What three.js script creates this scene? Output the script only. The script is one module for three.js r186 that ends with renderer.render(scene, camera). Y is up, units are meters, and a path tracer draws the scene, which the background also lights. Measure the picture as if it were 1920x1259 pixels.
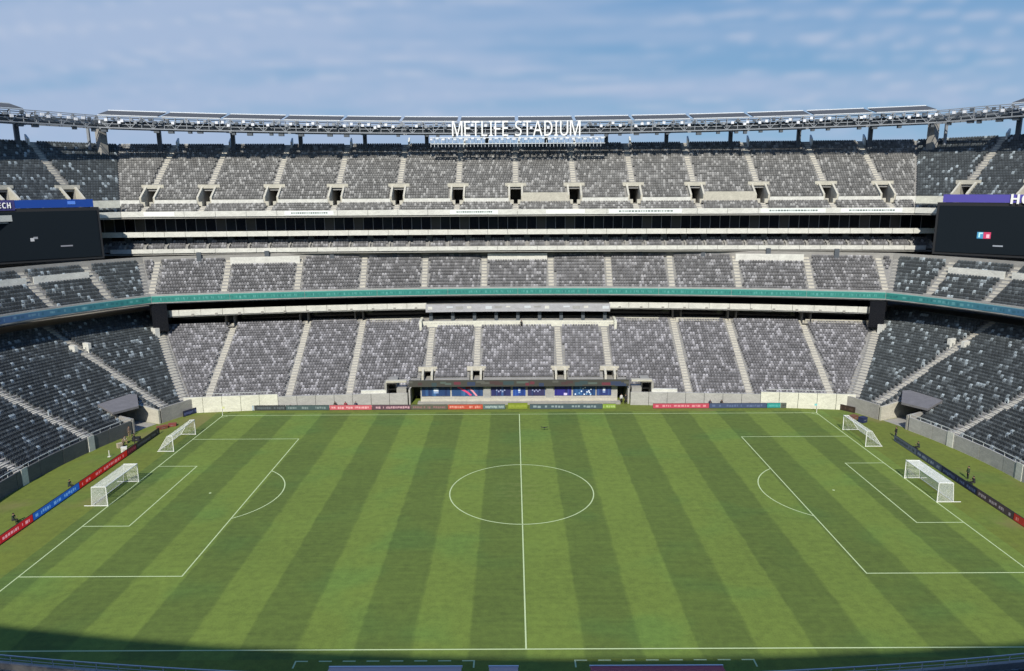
import * as THREE from 'three';
import { ImprovedNoise } from 'three/addons/math/ImprovedNoise.js';
import { MarchingCubes } from 'three/addons/objects/MarchingCubes.js';
import { FontLoader } from 'three/addons/loaders/FontLoader.js';
import { TextGeometry } from 'three/addons/geometries/TextGeometry.js';
import { mergeGeometries } from 'three/addons/utils/BufferGeometryUtils.js';

// ------------------------------------------------------------------ camera, sky, sun, exposure
const scene = new THREE.Scene();
const camera = new THREE.PerspectiveCamera(49.77, 1024 / 671, 0.1, 3000);
camera.position.set(-0.913, 37.859, 85.903);
camera.rotation.set(-0.2025, 0.0022, -0.0056, 'YXZ');
const renderer = new THREE.WebGLRenderer({ antialias: true });
renderer.setSize(1024, 671);
renderer.toneMapping = THREE.LinearToneMapping;
renderer.toneMappingExposure = 1.0;
renderer.shadowMap.enabled = true;

const SUN_EL = 40 * Math.PI / 180, SUN_AZ = 7.4 * Math.PI / 180;      // from behind the camera, a little from the left
const sunDir = new THREE.Vector3(-Math.sin(SUN_AZ) * Math.cos(SUN_EL), Math.sin(SUN_EL), Math.cos(SUN_AZ) * Math.cos(SUN_EL));
const sun = new THREE.DirectionalLight(new THREE.Color(1.0, 0.95, 0.86), 4.7);
sun.position.copy(sunDir).multiplyScalar(400);
sun.castShadow = true;
sun.shadow.radius = 1;
sun.shadow.mapSize.set(4096, 4096);
Object.assign(sun.shadow.camera, { left: -180, right: 180, top: 160, bottom: -160, near: 50, far: 800 });
scene.add(sun, sun.target);

let seed = 7;
const rnd = () => { seed = (seed + 0x6d2b79f5) | 0; let t = Math.imul(seed ^ (seed >>> 15), 1 | seed); t = (t + Math.imul(t ^ (t >>> 7), 61 | t)) ^ t; return ((t ^ (t >>> 14)) >>> 0) / 4294967296; };
const noise3 = new ImprovedNoise();
const fbm = (x, y, z, o = 4) => { let s = 0, a = 0.5, f = 1; for (let i = 0; i < o; i++) { s += a * noise3.noise(x * f + i * 17.3, y * f + i * 5.1, z * f); a *= 0.5; f *= 2.03; } return s; };
const clamp = (x, a, b) => Math.min(b, Math.max(a, x)), mix = (a, b, t) => a + (b - a) * t, smooth = (a, b, x) => { const t = clamp((x - a) / (b - a), 0, 1); return t * t * (3 - 2 * t); };

{ // pale blue sky with thin streaked cloud, denser to the left of the view
  const W = 1024, H = 512, data = new Float32Array(W * H * 4);
  for (let j = 0; j < H; j++) for (let i = 0; i < W; i++) {
    const el = ((j + 0.5) / H - 0.5) * Math.PI, az = ((i + 0.5) / W - 0.5) * 2 * Math.PI;       // az -pi/2 looks along -z
    const dx = Math.cos(az) * Math.cos(el), dz = Math.sin(az) * Math.cos(el), dy = Math.sin(el);
    const up = Math.max(0, dy), z = Math.pow(up, 0.55);
    let c = [mix(0.33, 0.02, z), mix(0.545, 0.135, z), mix(0.7, 0.5, z)];
    if (dy > -0.02) {
      const k = 1 / (up + 0.12), cx = dx * k, cz = dz * k;
      const streak = fbm(cx * 0.55 + cz * 0.25 + 3.1, cz * 2.1 - cx * 0.12, 1.7, 5), fine = fbm(cx * 2.2, cz * 7.0, 4.2, 4);
      const cover = clamp(0.68 - 0.48 * dx - 0.85 * smooth(0.03, 0.26, dy) * smooth(-0.25, 0.4, dx) + 1.25 * streak + 0.8 * fine, 0, 1);
      const a = cover * 0.9 * smooth(-0.02, 0.06, dy) * mix(1, 0.3, smooth(0.28, 0.7, dy));
      const cl = [0.4, 0.505, 0.7], thin = smooth(0.05, 0.34, fbm(cx * 0.75 + cz * 0.3 + 7.7, cz * 11 - cx * 0.9, 2.9, 5)) * smooth(0.02, 0.12, dy) * mix(1, 0.3, smooth(0.28, 0.7, dy));
      c = c.map((v, q) => mix(mix(v, cl[q], a), [0.49, 0.57, 0.73][q], thin * 0.7));
    } else c = [0.2, 0.22, 0.22];
    const o = (j * W + i) * 4; data[o] = c[0]; data[o + 1] = c[1]; data[o + 2] = c[2]; data[o + 3] = 1;
  }
  const t = new THREE.DataTexture(data, W, H, THREE.RGBAFormat, THREE.FloatType);
  t.mapping = THREE.EquirectangularReflectionMapping; t.magFilter = THREE.LinearFilter; t.minFilter = THREE.LinearFilter; t.wrapS = THREE.RepeatWrapping; t.needsUpdate = true;
  scene.background = t; scene.environment = t;
}

// ------------------------------------------------------------------ helpers
class B {                                            // collects faces; build() makes ONE named mesh
  constructor() { this.p = []; this.n = []; this.u = []; this.i = []; }
  quad(a, b, c, d, us = 1) {
    const e = [b[0] - a[0], b[1] - a[1], b[2] - a[2]], f = [d[0] - a[0], d[1] - a[1], d[2] - a[2]];
    let n = [e[1] * f[2] - e[2] * f[1], e[2] * f[0] - e[0] * f[2], e[0] * f[1] - e[1] * f[0]]; const l = Math.hypot(...n) || 1; n = n.map((x) => x / l);
    const s = this.p.length / 3, ax = Math.abs(n[1]) > 0.7 ? [0, 2] : Math.abs(n[0]) > Math.abs(n[2]) ? [2, 1] : [0, 1];
    for (const v of [a, b, c, d]) { this.p.push(...v); this.n.push(...n); this.u.push(v[ax[0]] * us, v[ax[1]] * us); }
    this.i.push(s, s + 1, s + 2, s, s + 2, s + 3); return this;
  }
  face(a, b, c, d) { this.quad(a, b, c, d); this.u.splice(-8, 8, 0, 0, 1, 0, 1, 1, 0, 1); return this; }   // uv 0..1 for print
  obox(c, x, y, z) {                                 // centre and three half-axis vectors
    const P = (i, j, k) => [c[0] + i * x[0] + j * y[0] + k * z[0], c[1] + i * x[1] + j * y[1] + k * z[1], c[2] + i * x[2] + j * y[2] + k * z[2]];
    this.quad(P(-1, -1, 1), P(1, -1, 1), P(1, 1, 1), P(-1, 1, 1)).quad(P(1, -1, -1), P(-1, -1, -1), P(-1, 1, -1), P(1, 1, -1));
    this.quad(P(1, -1, 1), P(1, -1, -1), P(1, 1, -1), P(1, 1, 1)).quad(P(-1, -1, -1), P(-1, -1, 1), P(-1, 1, 1), P(-1, 1, -1));
    return this.quad(P(-1, 1, 1), P(1, 1, 1), P(1, 1, -1), P(-1, 1, -1)).quad(P(-1, -1, -1), P(1, -1, -1), P(1, -1, 1), P(-1, -1, 1));
  }
  box(x, y, z, w, h, d, turn = 0) { const c = Math.cos(turn), s = Math.sin(turn); return this.obox([x, y, z], [w / 2 * c, 0, -w / 2 * s], [0, h / 2, 0], [d / 2 * s, 0, d / 2 * c]); }
  bar(a, b, r, sides = 4) {                          // round-ish bar between two points
    const d = new THREE.Vector3(b[0] - a[0], b[1] - a[1], b[2] - a[2]).normalize(), u = new THREE.Vector3(Math.abs(d.y) > 0.9 ? 1 : 0, Math.abs(d.y) > 0.9 ? 0 : 1, 0).cross(d).normalize(), v = d.clone().cross(u);
    const at = (p, k) => { const g = (k + 0.5) / sides * 2 * Math.PI, c = Math.cos(g) * r, s = Math.sin(g) * r; return [p[0] + u.x * c + v.x * s, p[1] + u.y * c + v.y * s, p[2] + u.z * c + v.z * s]; };
    for (let k = 0; k < sides; k++) this.quad(at(a, k), at(a, k + 1), at(b, k + 1), at(b, k));
    return this;
  }
  geo() {
    const g = new THREE.BufferGeometry();
    g.setAttribute('position', new THREE.Float32BufferAttribute(this.p, 3)); g.setAttribute('normal', new THREE.Float32BufferAttribute(this.n, 3)); g.setAttribute('uv', new THREE.Float32BufferAttribute(this.u, 2)); g.setIndex(this.i);
    return g;
  }
  build(name, material, parent) { return add(this.geo(), name, material, parent); }
}
const taken = {};
function numbered(name) { const k = taken[name] = (taken[name] ?? -1) + 1; return k ? name + '_' + String(k).padStart(3, '0') : name; }
const baseOf = (o) => { let x = o; while (x && !x.userData.base) x = x.parent; return x?.userData.base ?? [0, 0, 0]; };
function add(g, name, material, parent = scene) {    // geometry in world metres, hung under a thing whose base it is measured from
  if (parent !== scene) { const b = baseOf(parent); g.translate(-b[0], -b[1], -b[2]); }
  const m = new THREE.Mesh(g, material); m.name = parent === scene ? numbered(name) : name; m.castShadow = m.receiveShadow = true; parent.add(m); return m;
}
function thing(name, label, category, base = [0, 0, 0], group, kind) {
  const o = new THREE.Group(); o.name = numbered(name); o.position.set(...base); scene.add(o);
  o.userData = { label, category, base };
  if (group) o.userData.group = group;
  if (kind) o.userData.kind = kind;
  return o;
}
function copyOf(src, base, turn, label) { const c = src.clone(); c.name = numbered(src.name.replace(/_\d+$/, '')); c.userData = { ...src.userData, label, base }; c.position.set(...base); c.rotation.y = turn; scene.add(c); return c; }
function part(parent, name) { const o = new THREE.Group(); o.name = name; parent.add(o); return o; }

// ------------------------------------------------------------------ materials
function grain(size, fn) {                           // a computed colour texture
  const d = new Uint8Array(size * size * 4);
  for (let y = 0; y < size; y++) for (let x = 0; x < size; x++) { const c = fn(x / size, y / size), o = (y * size + x) * 4; d[o] = c[0]; d[o + 1] = c[1]; d[o + 2] = c[2]; d[o + 3] = 255; }
  const t = new THREE.DataTexture(d, size, size); t.wrapS = t.wrapT = THREE.RepeatWrapping; t.magFilter = THREE.LinearFilter; t.minFilter = THREE.LinearMipmapLinearFilter; t.colorSpace = THREE.SRGBColorSpace; t.needsUpdate = true; return t;
}
const tile = (u, v, f, z) => { const a = u * 2 * Math.PI, b = v * 2 * Math.PI; return fbm(Math.cos(a) * f + z, Math.sin(a) * f + Math.cos(b) * f * 1.3, Math.sin(b) * f * 1.3 + z, 4); };
const stain = grain(256, (u, v) => { const n = tile(u, v, 1.4, 3.3) * 26 + tile(u, v, 5, 8.1) * 26 + (rnd() - 0.5) * 26, k = clamp(232 + n, 150, 255); return [k, k, k * 0.985]; });
stain.repeat.set(0.11, 0.13);
const std = (r, g, b, rough = 0.85, extra = {}) => new THREE.MeshStandardMaterial({ color: new THREE.Color().setRGB(r, g, b), roughness: rough, ...extra });
const M = {
  concrete: std(0.4, 0.385, 0.36, 0.9, { map: stain }), pale: std(0.62, 0.59, 0.5, 0.85, { map: stain }), tread: std(0.35, 0.345, 0.34, 0.9, { map: stain }),
  stair: std(0.62, 0.59, 0.52, 0.9, { map: stain }), white: std(0.8, 0.795, 0.74, 0.7, { map: stain }), cream: std(0.82, 0.81, 0.7, 0.7, { map: stain }), press: std(0.5, 0.5, 0.53, 0.7, { map: stain }), wallShade: std(0.15, 0.155, 0.155, 0.85, { map: stain }), wall: std(0.5, 0.49, 0.47, 0.85, { map: stain }), grey: std(0.42, 0.42, 0.41, 0.85, { map: stain }),
  dark: std(0.37, 0.36, 0.34, 0.9, { map: stain }), inner: std(0.37, 0.36, 0.34, 0.9, { map: stain }), black: std(0.015, 0.016, 0.018, 0.7), asphalt: std(0.06, 0.06, 0.062, 0.95, { map: stain }),
  glass: std(0.008, 0.009, 0.012, 0.15), paneLit: std(0.075, 0.07, 0.06, 0.3), paneGrey: std(0.025, 0.028, 0.032, 0.1), mullion: std(0.3, 0.3, 0.31, 0.5, { metalness: 0.5 }),
  steel: std(0.26, 0.28, 0.3, 0.6, { metalness: 0.2 }), steelDark: std(0.1, 0.115, 0.13, 0.6, { metalness: 0.3 }), solar: std(0.07, 0.075, 0.08, 0.85, { metalness: 0 }), alu: std(0.7, 0.74, 0.76, 0.5, { metalness: 0.3 }),
  lamp: std(0.75, 0.76, 0.78, 0.4), seat: std(1, 1, 1, 0.55), roofGrey: std(0.2, 0.195, 0.21, 0.8, { map: stain }),
  goal: std(0.85, 0.86, 0.82, 0.4), net: std(0.85, 0.87, 0.84, 0.8), screen: new THREE.MeshPhysicalMaterial({ color: new THREE.Color().setRGB(0.008, 0.013, 0.018), roughness: 0.7, specularIntensity: 0.25 }), letter: std(0.88, 0.88, 0.84, 0.6),
  line: std(0.52, 0.62, 0.33, 0.9), orange: std(0.8, 0.35, 0.05, 0.6), bench: std(0.5, 0.38, 0.36, 0.7), benchRed: std(0.34, 0.06, 0.08, 0.6), rail: std(0.62, 0.64, 0.62, 0.5),
};
const print = (w, h, draw) => { const c = document.createElement('canvas'); c.width = w; c.height = h; draw(c.getContext('2d'), w, h); const t = new THREE.CanvasTexture(c); t.colorSpace = THREE.SRGBColorSpace; t.anisotropy = 8; return new THREE.MeshStandardMaterial({ map: t, roughness: 0.55 }); };

// ------------------------------------------------------------------ plan curves: every tier follows arcs, bowed away from the pitch
const farArc = (zc, R) => ({ R, c: [0, zc + R], pt: (t, d, h) => [(R + d) * Math.sin(t), h, zc + R - (R + d) * Math.cos(t)], inward: (t) => [-Math.sin(t), Math.cos(t)] });
const nearArc = (zc, R) => ({ R, c: [0, zc - R], pt: (t, d, h) => [(R + d) * Math.sin(t), h, zc - R + (R + d) * Math.cos(t)], inward: (t) => [-Math.sin(t), -Math.cos(t)] });
const endArc = (side, X0, R) => ({ R, side, c: [side * (X0 - R), 0], pt: (t, d, h) => [side * (X0 - R + (R + d) * Math.cos(t)), h, (R + d) * Math.sin(t)], inward: (t) => [-side * Math.cos(t), -Math.sin(t)] });
function meet(far, end, d) {                         // angles on both arcs where their offsets cross, at the far corner
  const r1 = far.R + d, r2 = end.R + d, ex = Math.abs(end.c[0]) * Math.sign(end.c[0] * end.side), dx = ex, dz = -far.c[1], D = Math.hypot(dx, dz);
  const a = (r1 * r1 - r2 * r2 + D * D) / (2 * D), h = Math.sqrt(Math.max(0, r1 * r1 - a * a)), ux = dx / D, uz = dz / D;
  const x = a * ux - h * uz, z = far.c[1] + a * uz + h * ux, x2 = a * ux + h * uz, z2 = far.c[1] + a * uz - h * ux;
  const [X, Z] = x > x2 ? [x, z] : [x2, z2];
  return { x: X, z: Z, far: Math.asin(clamp(X / r1, -1, 1)), end: Math.atan2(Z, X - ex) };
}
// strips swept along an arc between two (d, h) edges
function sweep(b, arc, f0, f1, d0, h0, d1, h1, step = 3.5) {
  const a0 = f0(d0), b0 = f1(d0), a1 = f0(d1), b1 = f1(d1), n = Math.max(1, Math.ceil(Math.abs(b0 - a0) * (arc.R + d0) / step));
  for (let i = 0; i < n; i++) {
    const s = i / n, e = (i + 1) / n;
    b.quad(arc.pt(mix(a0, b0, s), d0, h0), arc.pt(mix(a0, b0, e), d0, h0), arc.pt(mix(a1, b1, e), d1, h1), arc.pt(mix(a1, b1, s), d1, h1));
  }
  return b;
}
const K = (t) => () => t;
function slab(b, arc, f0, f1, d0, d1, h0, h1, step) {   // closed bar of rectangular section swept along the arc
  sweep(b, arc, f0, f1, d0, h0, d0, h1, step); sweep(b, arc, f0, f1, d0, h1, d1, h1, step); sweep(b, arc, f0, f1, d1, h1, d1, h0, step); sweep(b, arc, f0, f1, d1, h0, d0, h0, step);
  for (const f of [f0, f1]) b.quad(arc.pt(f(d0), d0, h0), arc.pt(f(d0), d0, h1), arc.pt(f(d1), d1, h1), arc.pt(f(d1), d1, h0));
  return b;
}
// a box on the arc: t centre, d range, h range, width w
function arcBox(b, arc, t, d0, d1, h0, h1, w, h1b = h1) {
  const [ix, iz] = arc.inward(t), tx = iz, tz = -ix, P = (s, d, h) => { const q = arc.pt(t, d, h); return [q[0] + tx * s, q[1], q[2] + tz * s]; }, k = w / 2;
  b.quad(P(-k, d0, h0), P(k, d0, h0), P(k, d0, h1), P(-k, d0, h1)).quad(P(-k, d1, h0), P(k, d1, h0), P(k, d1, h1b), P(-k, d1, h1b)).quad(P(-k, d0, h1), P(k, d0, h1), P(k, d1, h1b), P(-k, d1, h1b));
  b.quad(P(-k, d0, h0), P(k, d0, h0), P(k, d1, h0), P(-k, d1, h0));
  return b.quad(P(-k, d0, h0), P(-k, d1, h0), P(-k, d1, h1b), P(-k, d0, h1)).quad(P(k, d0, h0), P(k, d1, h0), P(k, d1, h1b), P(k, d0, h1));
}

// ------------------------------------------------------------------ seats
const seatGeo = (() => {
  const b = new B();
  b.obox([0, 0.60, -0.12], [0.2, 0, 0], [0, 0.24, -0.06], [0, 0.006, 0.028]);        // back
  b.obox([0, 0.52, 0.02], [0.185, 0, 0], [0, 0.19, 0.035], [0, -0.006, 0.035]);         // pan, folded up
  b.box(-0.24, 0.34, -0.05, 0.035, 0.62, 0.2).box(0.24, 0.34, -0.05, 0.035, 0.62, 0.2); // standards with arm rests
  return b.geo();
})();
function plantSeats(parent, list, near = 0, end = false, tint = [1, 0.99, 1.01]) {
  const b = baseOf(parent), m4 = new THREE.Matrix4(), e = new THREE.Euler(), q = new THREE.Quaternion(), one = new THREE.Vector3(1, 1, 1), cam = camera.position;
  const order = list.map((s, i) => [Math.hypot(s[0] - cam.x, s[1] - cam.y, s[2] - cam.z), i]).sort((x, y) => x[0] - y[0]).map((x) => list[x[1]]);
  const tone = () => { const r = rnd(); if (end) { const k = r < 0.07 ? 0.34 + rnd() * 0.26 : r < 0.2 ? 0.15 + rnd() * 0.06 : 0.075 + rnd() * 0.045; return [k * 0.88, k, k * 1.04]; } const k = r < 0.2 ? 0.28 + rnd() * 0.16 : 0.12 + rnd() * 0.1; return tint.map((q) => q * k); };  // end tones: shade of grazing sun and bright glints put into the seat colour
  const own = order.slice(0, near), rest = order.slice(near), mats = [];
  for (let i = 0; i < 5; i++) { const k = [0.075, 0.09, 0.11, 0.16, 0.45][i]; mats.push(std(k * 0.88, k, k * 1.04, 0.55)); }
  for (const s of own) {
    const r = rnd(), m = new THREE.Mesh(seatGeo, mats[r < 0.05 ? 4 : r < 0.2 ? 3 : r < 0.5 ? 2 : r < 0.75 ? 1 : 0]);
    m.name = 'seat'; m.position.set(s[0] - b[0], s[1] - b[1], s[2] - b[2]); m.rotation.y = s[3]; m.castShadow = m.receiveShadow = true; parent.add(m);
  }
  if (!rest.length) return;
  const im = new THREE.InstancedMesh(seatGeo, M.seat, rest.length), col = new THREE.Color();
  rest.forEach((s, i) => { m4.compose(new THREE.Vector3(s[0] - b[0], s[1] - b[1], s[2] - b[2]), q.setFromEuler(e.set(0, s[3] + (rnd() - 0.5) * 0.05, 0)), one); im.setMatrixAt(i, m4); im.setColorAt(i, col.setRGB(...tone())); });
  im.name = 'seats'; im.userData = { kind: 'stuff' }; im.castShadow = im.receiveShadow = true; parent.add(im);
}

// rows of a tier: terrace steps, stairs, and the places of its seats
function deck({ parent, arc, rows, f0, f1, aisles = [], notches = [], seatRows = () => true, keep = () => true, seats = true, pad = 0.45, material = M.tread }) {
  const b = new B(), places = [];
  rows.forEach((r, i) => {
    const cuts = notches.filter((n) => i >= n.r0 && i <= n.r1).sort((x, y) => x.a - y.a), segs = [];
    let from = f0; for (const c of cuts) { segs.push([from, K(c.a)]); from = K(c.b); } segs.push([from, f1]);
    for (const [s0, s1] of segs) {
      if (s1(r.d) - s0(r.d) < 0.002) continue;
      sweep(b, arc, s0, s1, r.d, r.low, r.d, r.h); sweep(b, arc, s0, s1, r.d, r.h, r.d1, r.h);
      if (!seats || !seatRows(i)) continue;
      const d = r.d + 0.5, R = arc.R + d, t0 = s0(d) + (s0 === f0 ? pad : 0.45) / R, t1 = s1(d) - 0.45 / R;
      for (let t = t0; t <= t1; t += 0.53 / R) {
        if (aisles.some((a) => i >= a.r0 && i <= a.r1 && Math.abs(t - a.t) < (0.66 + 0.27) / R)) continue;
        const p = arc.pt(t, d, r.h), [ix, iz] = arc.inward(t);
        if (keep(p)) places.push([p[0], p[1], p[2], Math.atan2(ix, iz)]);
      }
    }
  });
  b.build('terrace', material, parent);
  for (const a of aisles) {
    const s = new B();
    for (let i = a.r0; i <= Math.min(a.r1, rows.length - 1); i++) { const r = rows[i]; arcBox(s, arc, a.t, r.d - 0.006, r.d1, r.h - 0.05, r.h + 0.02, a.w ?? 1.1); arcBox(s, arc, a.t, r.d1 - 0.4, r.d1 - 0.012, r.h + 0.02, r.h + (r.h - r.low) / 2, (a.w ?? 1.1) - 0.01); }
    s.build('aisle_stairs', M.stair, parent);
  }
  return places;
}
const makeRows = (n, d0, depth, h0, rise) => Array.from({ length: n }, (_, i) => ({ d: d0 + i * depth, d1: d0 + (i + 1) * depth, low: h0 + (i - 1) * rise, h: h0 + i * rise }));

// hollow recess open towards the pitch
function niche(b, arc, t, d0, d1, h0, h1, w) {
  const [ix, iz] = arc.inward(t), P = (s, d, h) => { const q = arc.pt(t, d, h); return [q[0] + iz * s, h, q[2] - ix * s]; }, k = w / 2;
  b.quad(P(-k, d0, h0), P(k, d0, h0), P(k, d1, h0), P(-k, d1, h0)).quad(P(-k, d0, h1), P(k, d0, h1), P(k, d1, h1), P(-k, d1, h1)).quad(P(-k, d1, h0), P(k, d1, h0), P(k, d1, h1), P(-k, d1, h1));
  return b.quad(P(-k, d0, h0), P(-k, d1, h0), P(-k, d1, h1), P(-k, d0, h1)).quad(P(k, d0, h0), P(k, d1, h0), P(k, d1, h1), P(k, d0, h1));
}
// a long band built of panels with open joints
function panels(name, m, parent, arc, f0, f1, d0, d1, h0, h1, len, joint = 0.07) {
  const n = Math.max(1, Math.round((f1(d0) - f0(d0)) * (arc.R + d0) / len)), g = joint / 2 / (arc.R + d0);
  for (let k = 0; k < n; k++) { const a = mix(f0(d0), f1(d0), k / n), e = mix(f0(d0), f1(d0), (k + 1) / n), o = (k * 7 % 5) * 0.006; slab(new B(), arc, K(a + g), K(e - g), d0 - o, d1, h0, h1, 3.5).build(name, m, parent); }
}
function vomitory(parent, arc, t, d0, d1, floor, top, w, stairs) {      // passage mouth set into the rows
  const v = part(parent, 'vomitory'), off = (s, d) => s / (arc.R + d), hw = w / 2;
  for (const s of [-1, 1]) arcBox(new B(), arc, t + s * off(hw + 0.2, d0), d0, d1, floor - 0.6, top(d0) + 0.75, 0.4, top(d1) + 0.6).build('side_wall', M.pale, v);
  arcBox(new B(), arc, t, d1 - 0.35, d1 - 0.004, top(d1) - 0.02, top(d1) + 0.8, w + 2.2).build('lintel', M.pale, v);
  const p = new B(), P = (s, d, h) => { const [ix, iz] = arc.inward(t), q = arc.pt(t, d, h); return [q[0] + iz * s, h, q[2] - ix * s]; };
  const hT = top(d1) - 0.06;
  p.quad(P(-hw, d0, floor), P(hw, d0, floor), P(hw, d1 + 9, floor), P(-hw, d1 + 9, floor)).quad(P(-hw, d1 - 0.3, hT), P(hw, d1 - 0.3, hT), P(hw, d1 + 9, hT), P(-hw, d1 + 9, hT));
  p.quad(P(-hw, d1 + 9, floor), P(hw, d1 + 9, floor), P(hw, d1 + 9, hT), P(-hw, d1 + 9, hT)).quad(P(-hw, d1 - 0.4, floor), P(-hw, d1 + 9, floor), P(-hw, d1 + 9, hT), P(-hw, d1 - 0.4, hT)).quad(P(hw, d1 - 0.4, floor), P(hw, d1 + 9, floor), P(hw, d1 + 9, hT), P(hw, d1 - 0.4, hT));
  p.build('passage', M.inner, v);
  if (stairs) for (const s of [-1, 1]) arcBox(new B(), arc, t + s * off(hw * 0.68, d0), d0 - 0.1, d0 + 1.2, floor, floor + 0.9, hw * 0.6).build('stair_block', M.pale, v);
}

// ================================================================== GROUND AND PITCH
{
  const g = thing('ground', 'grey ground around the stadium', 'ground', [0, -0.3, 0], null, 'structure');
  new B().quad([-1500, -0.3, 1500], [1500, -0.3, 1500], [1500, -0.3, -1500], [-1500, -0.3, -1500]).build('asphalt', M.asphalt, g);
}
const HALF = 50.55, WIDE = 32.0;
{
  const W = 2048, H = 1280, X = 74, Zf = -44, Zn = 48, d = new Uint8Array(W * H * 4), to8 = (l) => 255 * (l <= 0.0031308 ? 12.92 * l : 1.055 * Math.pow(l, 1 / 2.4) - 0.055);
  for (let j = 0; j < H; j++) {
    const z = mix(Zf, Zn, (j + 0.5) / H);
    for (let i = 0; i < W; i++) {
      const x = mix(-X, X, (i + 0.5) / W), inside = Math.abs(x) < HALF + 1.5 && Math.abs(z) < WIDE + 1.2;
      const edge = noise3.noise(x * 0.9, z * 0.5, 2.2) * 0.16, s = ((x + edge) / 4.82) % 2, lane = ((s % 2) + 2) % 2;
      let light = smooth(-0.03, 0.06, lane) * (1 - smooth(0.96, 1.04, lane)); if (lane > 1.96) light = smooth(1.96, 2.05, lane);
      if (!inside) light = 0.62;
      let c = [mix(0.097, 0.139, light), mix(0.142, 0.197, light), mix(0.022, 0.029, light)];
      const patch = fbm(x * 0.07, z * 0.09, 5.5, 3), fine = fbm(x * 1.3, z * 1.3, 9.1, 3), streak = fbm(x * 0.22, z * 2.6, 3.3, 3), cool = smooth(0.0, 0.4, fbm(x * 0.1 + 9, z * 0.12, 1.1, 3));
      const k = 1 + 0.18 * patch + 0.3 * fine + (light < 0.5 ? 0.24 : 0.13) * streak + (rnd() - 0.5) * 0.22;
      c = [c[0] * k * (1 - 0.14 * cool), c[1] * k, c[2] * k * (1 + 0.1 * cool)];
      if (!inside) { // rougher outer turf with worn straw patches
        const worn = smooth(0.08, 0.5, fbm(x * 0.16 + 3, z * 0.16, 7.7, 4) + (Math.abs(x) > 52 && z < -20 ? 0.3 : 0) - 0.1);
        c = [mix(c[0] * 1.08, 0.2, worn * 0.6), mix(c[1] * 0.95, 0.165, worn * 0.6), mix(c[2] * 0.8, 0.06, worn * 0.6)];
      }
      for (const [wx, wz] of [[-48, 0], [48, 0], [0, 0]]) { const q = Math.hypot((x - wx) * 0.8, (z - wz) * 0.55); if (q < 4) { const w = smooth(4, 0, q) * smooth(-0.1, 0.4, fine + streak) * 0.3; c = [mix(c[0], 0.17, w), mix(c[1], 0.17, w), mix(c[2], 0.06, w)]; } }
      const o = (j * W + i) * 4; d[o] = to8(clamp(c[0], 0, 1)); d[o + 1] = to8(clamp(c[1], 0, 1)); d[o + 2] = to8(clamp(c[2], 0, 1)); d[o + 3] = 255;
    }
  }
  const t = new THREE.DataTexture(d, W, H); t.colorSpace = THREE.SRGBColorSpace; t.magFilter = THREE.LinearFilter; t.minFilter = THREE.LinearMipmapLinearFilter; t.needsUpdate = true;
  const p = thing('pitch', 'mown striped green football pitch with white lines', 'pitch', [0, 0, 0], null, 'structure');
  new B().face([-X, 0, Zf], [X, 0, Zf], [X, 0, Zn], [-X, 0, Zn]).build('turf', new THREE.MeshStandardMaterial({ map: t, roughness: 0.95 }), p);
  const w = 0.13, y = 0.006, strip = (b, x0, z0, x1, z1) => b.quad([x0, y, z1], [x1, y, z1], [x1, y, z0], [x0, y, z0]);
  const ring = (b, cx, cz, r, a0, a1, n) => { for (let i = 0; i < n; i++) { const a = mix(a0, a1, i / n), e = mix(a0, a1, (i + 1) / n), q = (g, R) => [cx + R * Math.cos(g), y, cz + R * Math.sin(g)]; b.quad(q(a, r - w), q(a, r), q(e, r), q(e, r - w)); } return b; };
  for (const s of [-1, 1]) strip(new B(), -HALF, s < 0 ? -WIDE : WIDE - w, HALF, s < 0 ? -WIDE + w : WIDE).build('touchline', M.line, p);
  for (const s of [-1, 1]) {
    const lo = (a, b) => s < 0 ? [a, b] : [-b, -a], S = (b, x0, z0, x1, z1) => { const [p0, p1] = lo(x0, x1); return strip(b, p0, z0, p1, z1); };
    S(new B(), -HALF, -WIDE + w, -HALF + w, WIDE - w).build('goal_line', M.line, p);
    const box = (dep, half) => { const b = new B(); S(b, -HALF + w, -half, -HALF + dep, -half + w); S(b, -HALF + w, half - w, -HALF + dep, half); return S(b, -HALF + dep - w, -half + w, -HALF + dep, half - w); };
    box(16.5, 20.16).build('penalty_area_line', M.line, p); box(5.5, 9.16).build('goal_area_line', M.line, p);
    const sx = s * (HALF - 11), ha = Math.acos(5.5 / 9.15);
    ring(new B(), sx, 0, 9.15, s < 0 ? -ha : Math.PI - ha, s < 0 ? ha : Math.PI + ha, 28).build('penalty_arc', M.line, p);
    ring(new B(), sx, 0, 0.16, 0, Math.PI * 2, 10).build('penalty_spot', M.line, p);
    for (const e of [-1, 1]) { const a = Math.atan2(-e, -s); ring(new B(), s * HALF, e * WIDE, 1, a - Math.PI / 4, a + Math.PI / 4, 8).build('corner_arc', M.line, p); }
    // dashed technical area
    const x0 = s < 0 ? -18.9 : 3.9, x1 = s < 0 ? -4.2 : 18.6, tb = new B();
    for (let k = 0; k < 8; k++) { const a = mix(x0, x1 - 1.05, k / 7); strip(tb, a, 33.35, a + 1.05, 33.48); }
    strip(tb, x0, 33.48, x0 + 0.13, 34.3); strip(tb, x1 - 0.13, 33.48, x1, 34.3); tb.build('technical_area_line', M.line, p);
  }
  strip(new B(), -w / 2, -WIDE + w, w / 2, WIDE - w).build('halfway_line', M.line, p);
  ring(new B(), 0, 0, 9.15, 0, Math.PI * 2, 80).build('centre_circle', M.line, p);
}

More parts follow.
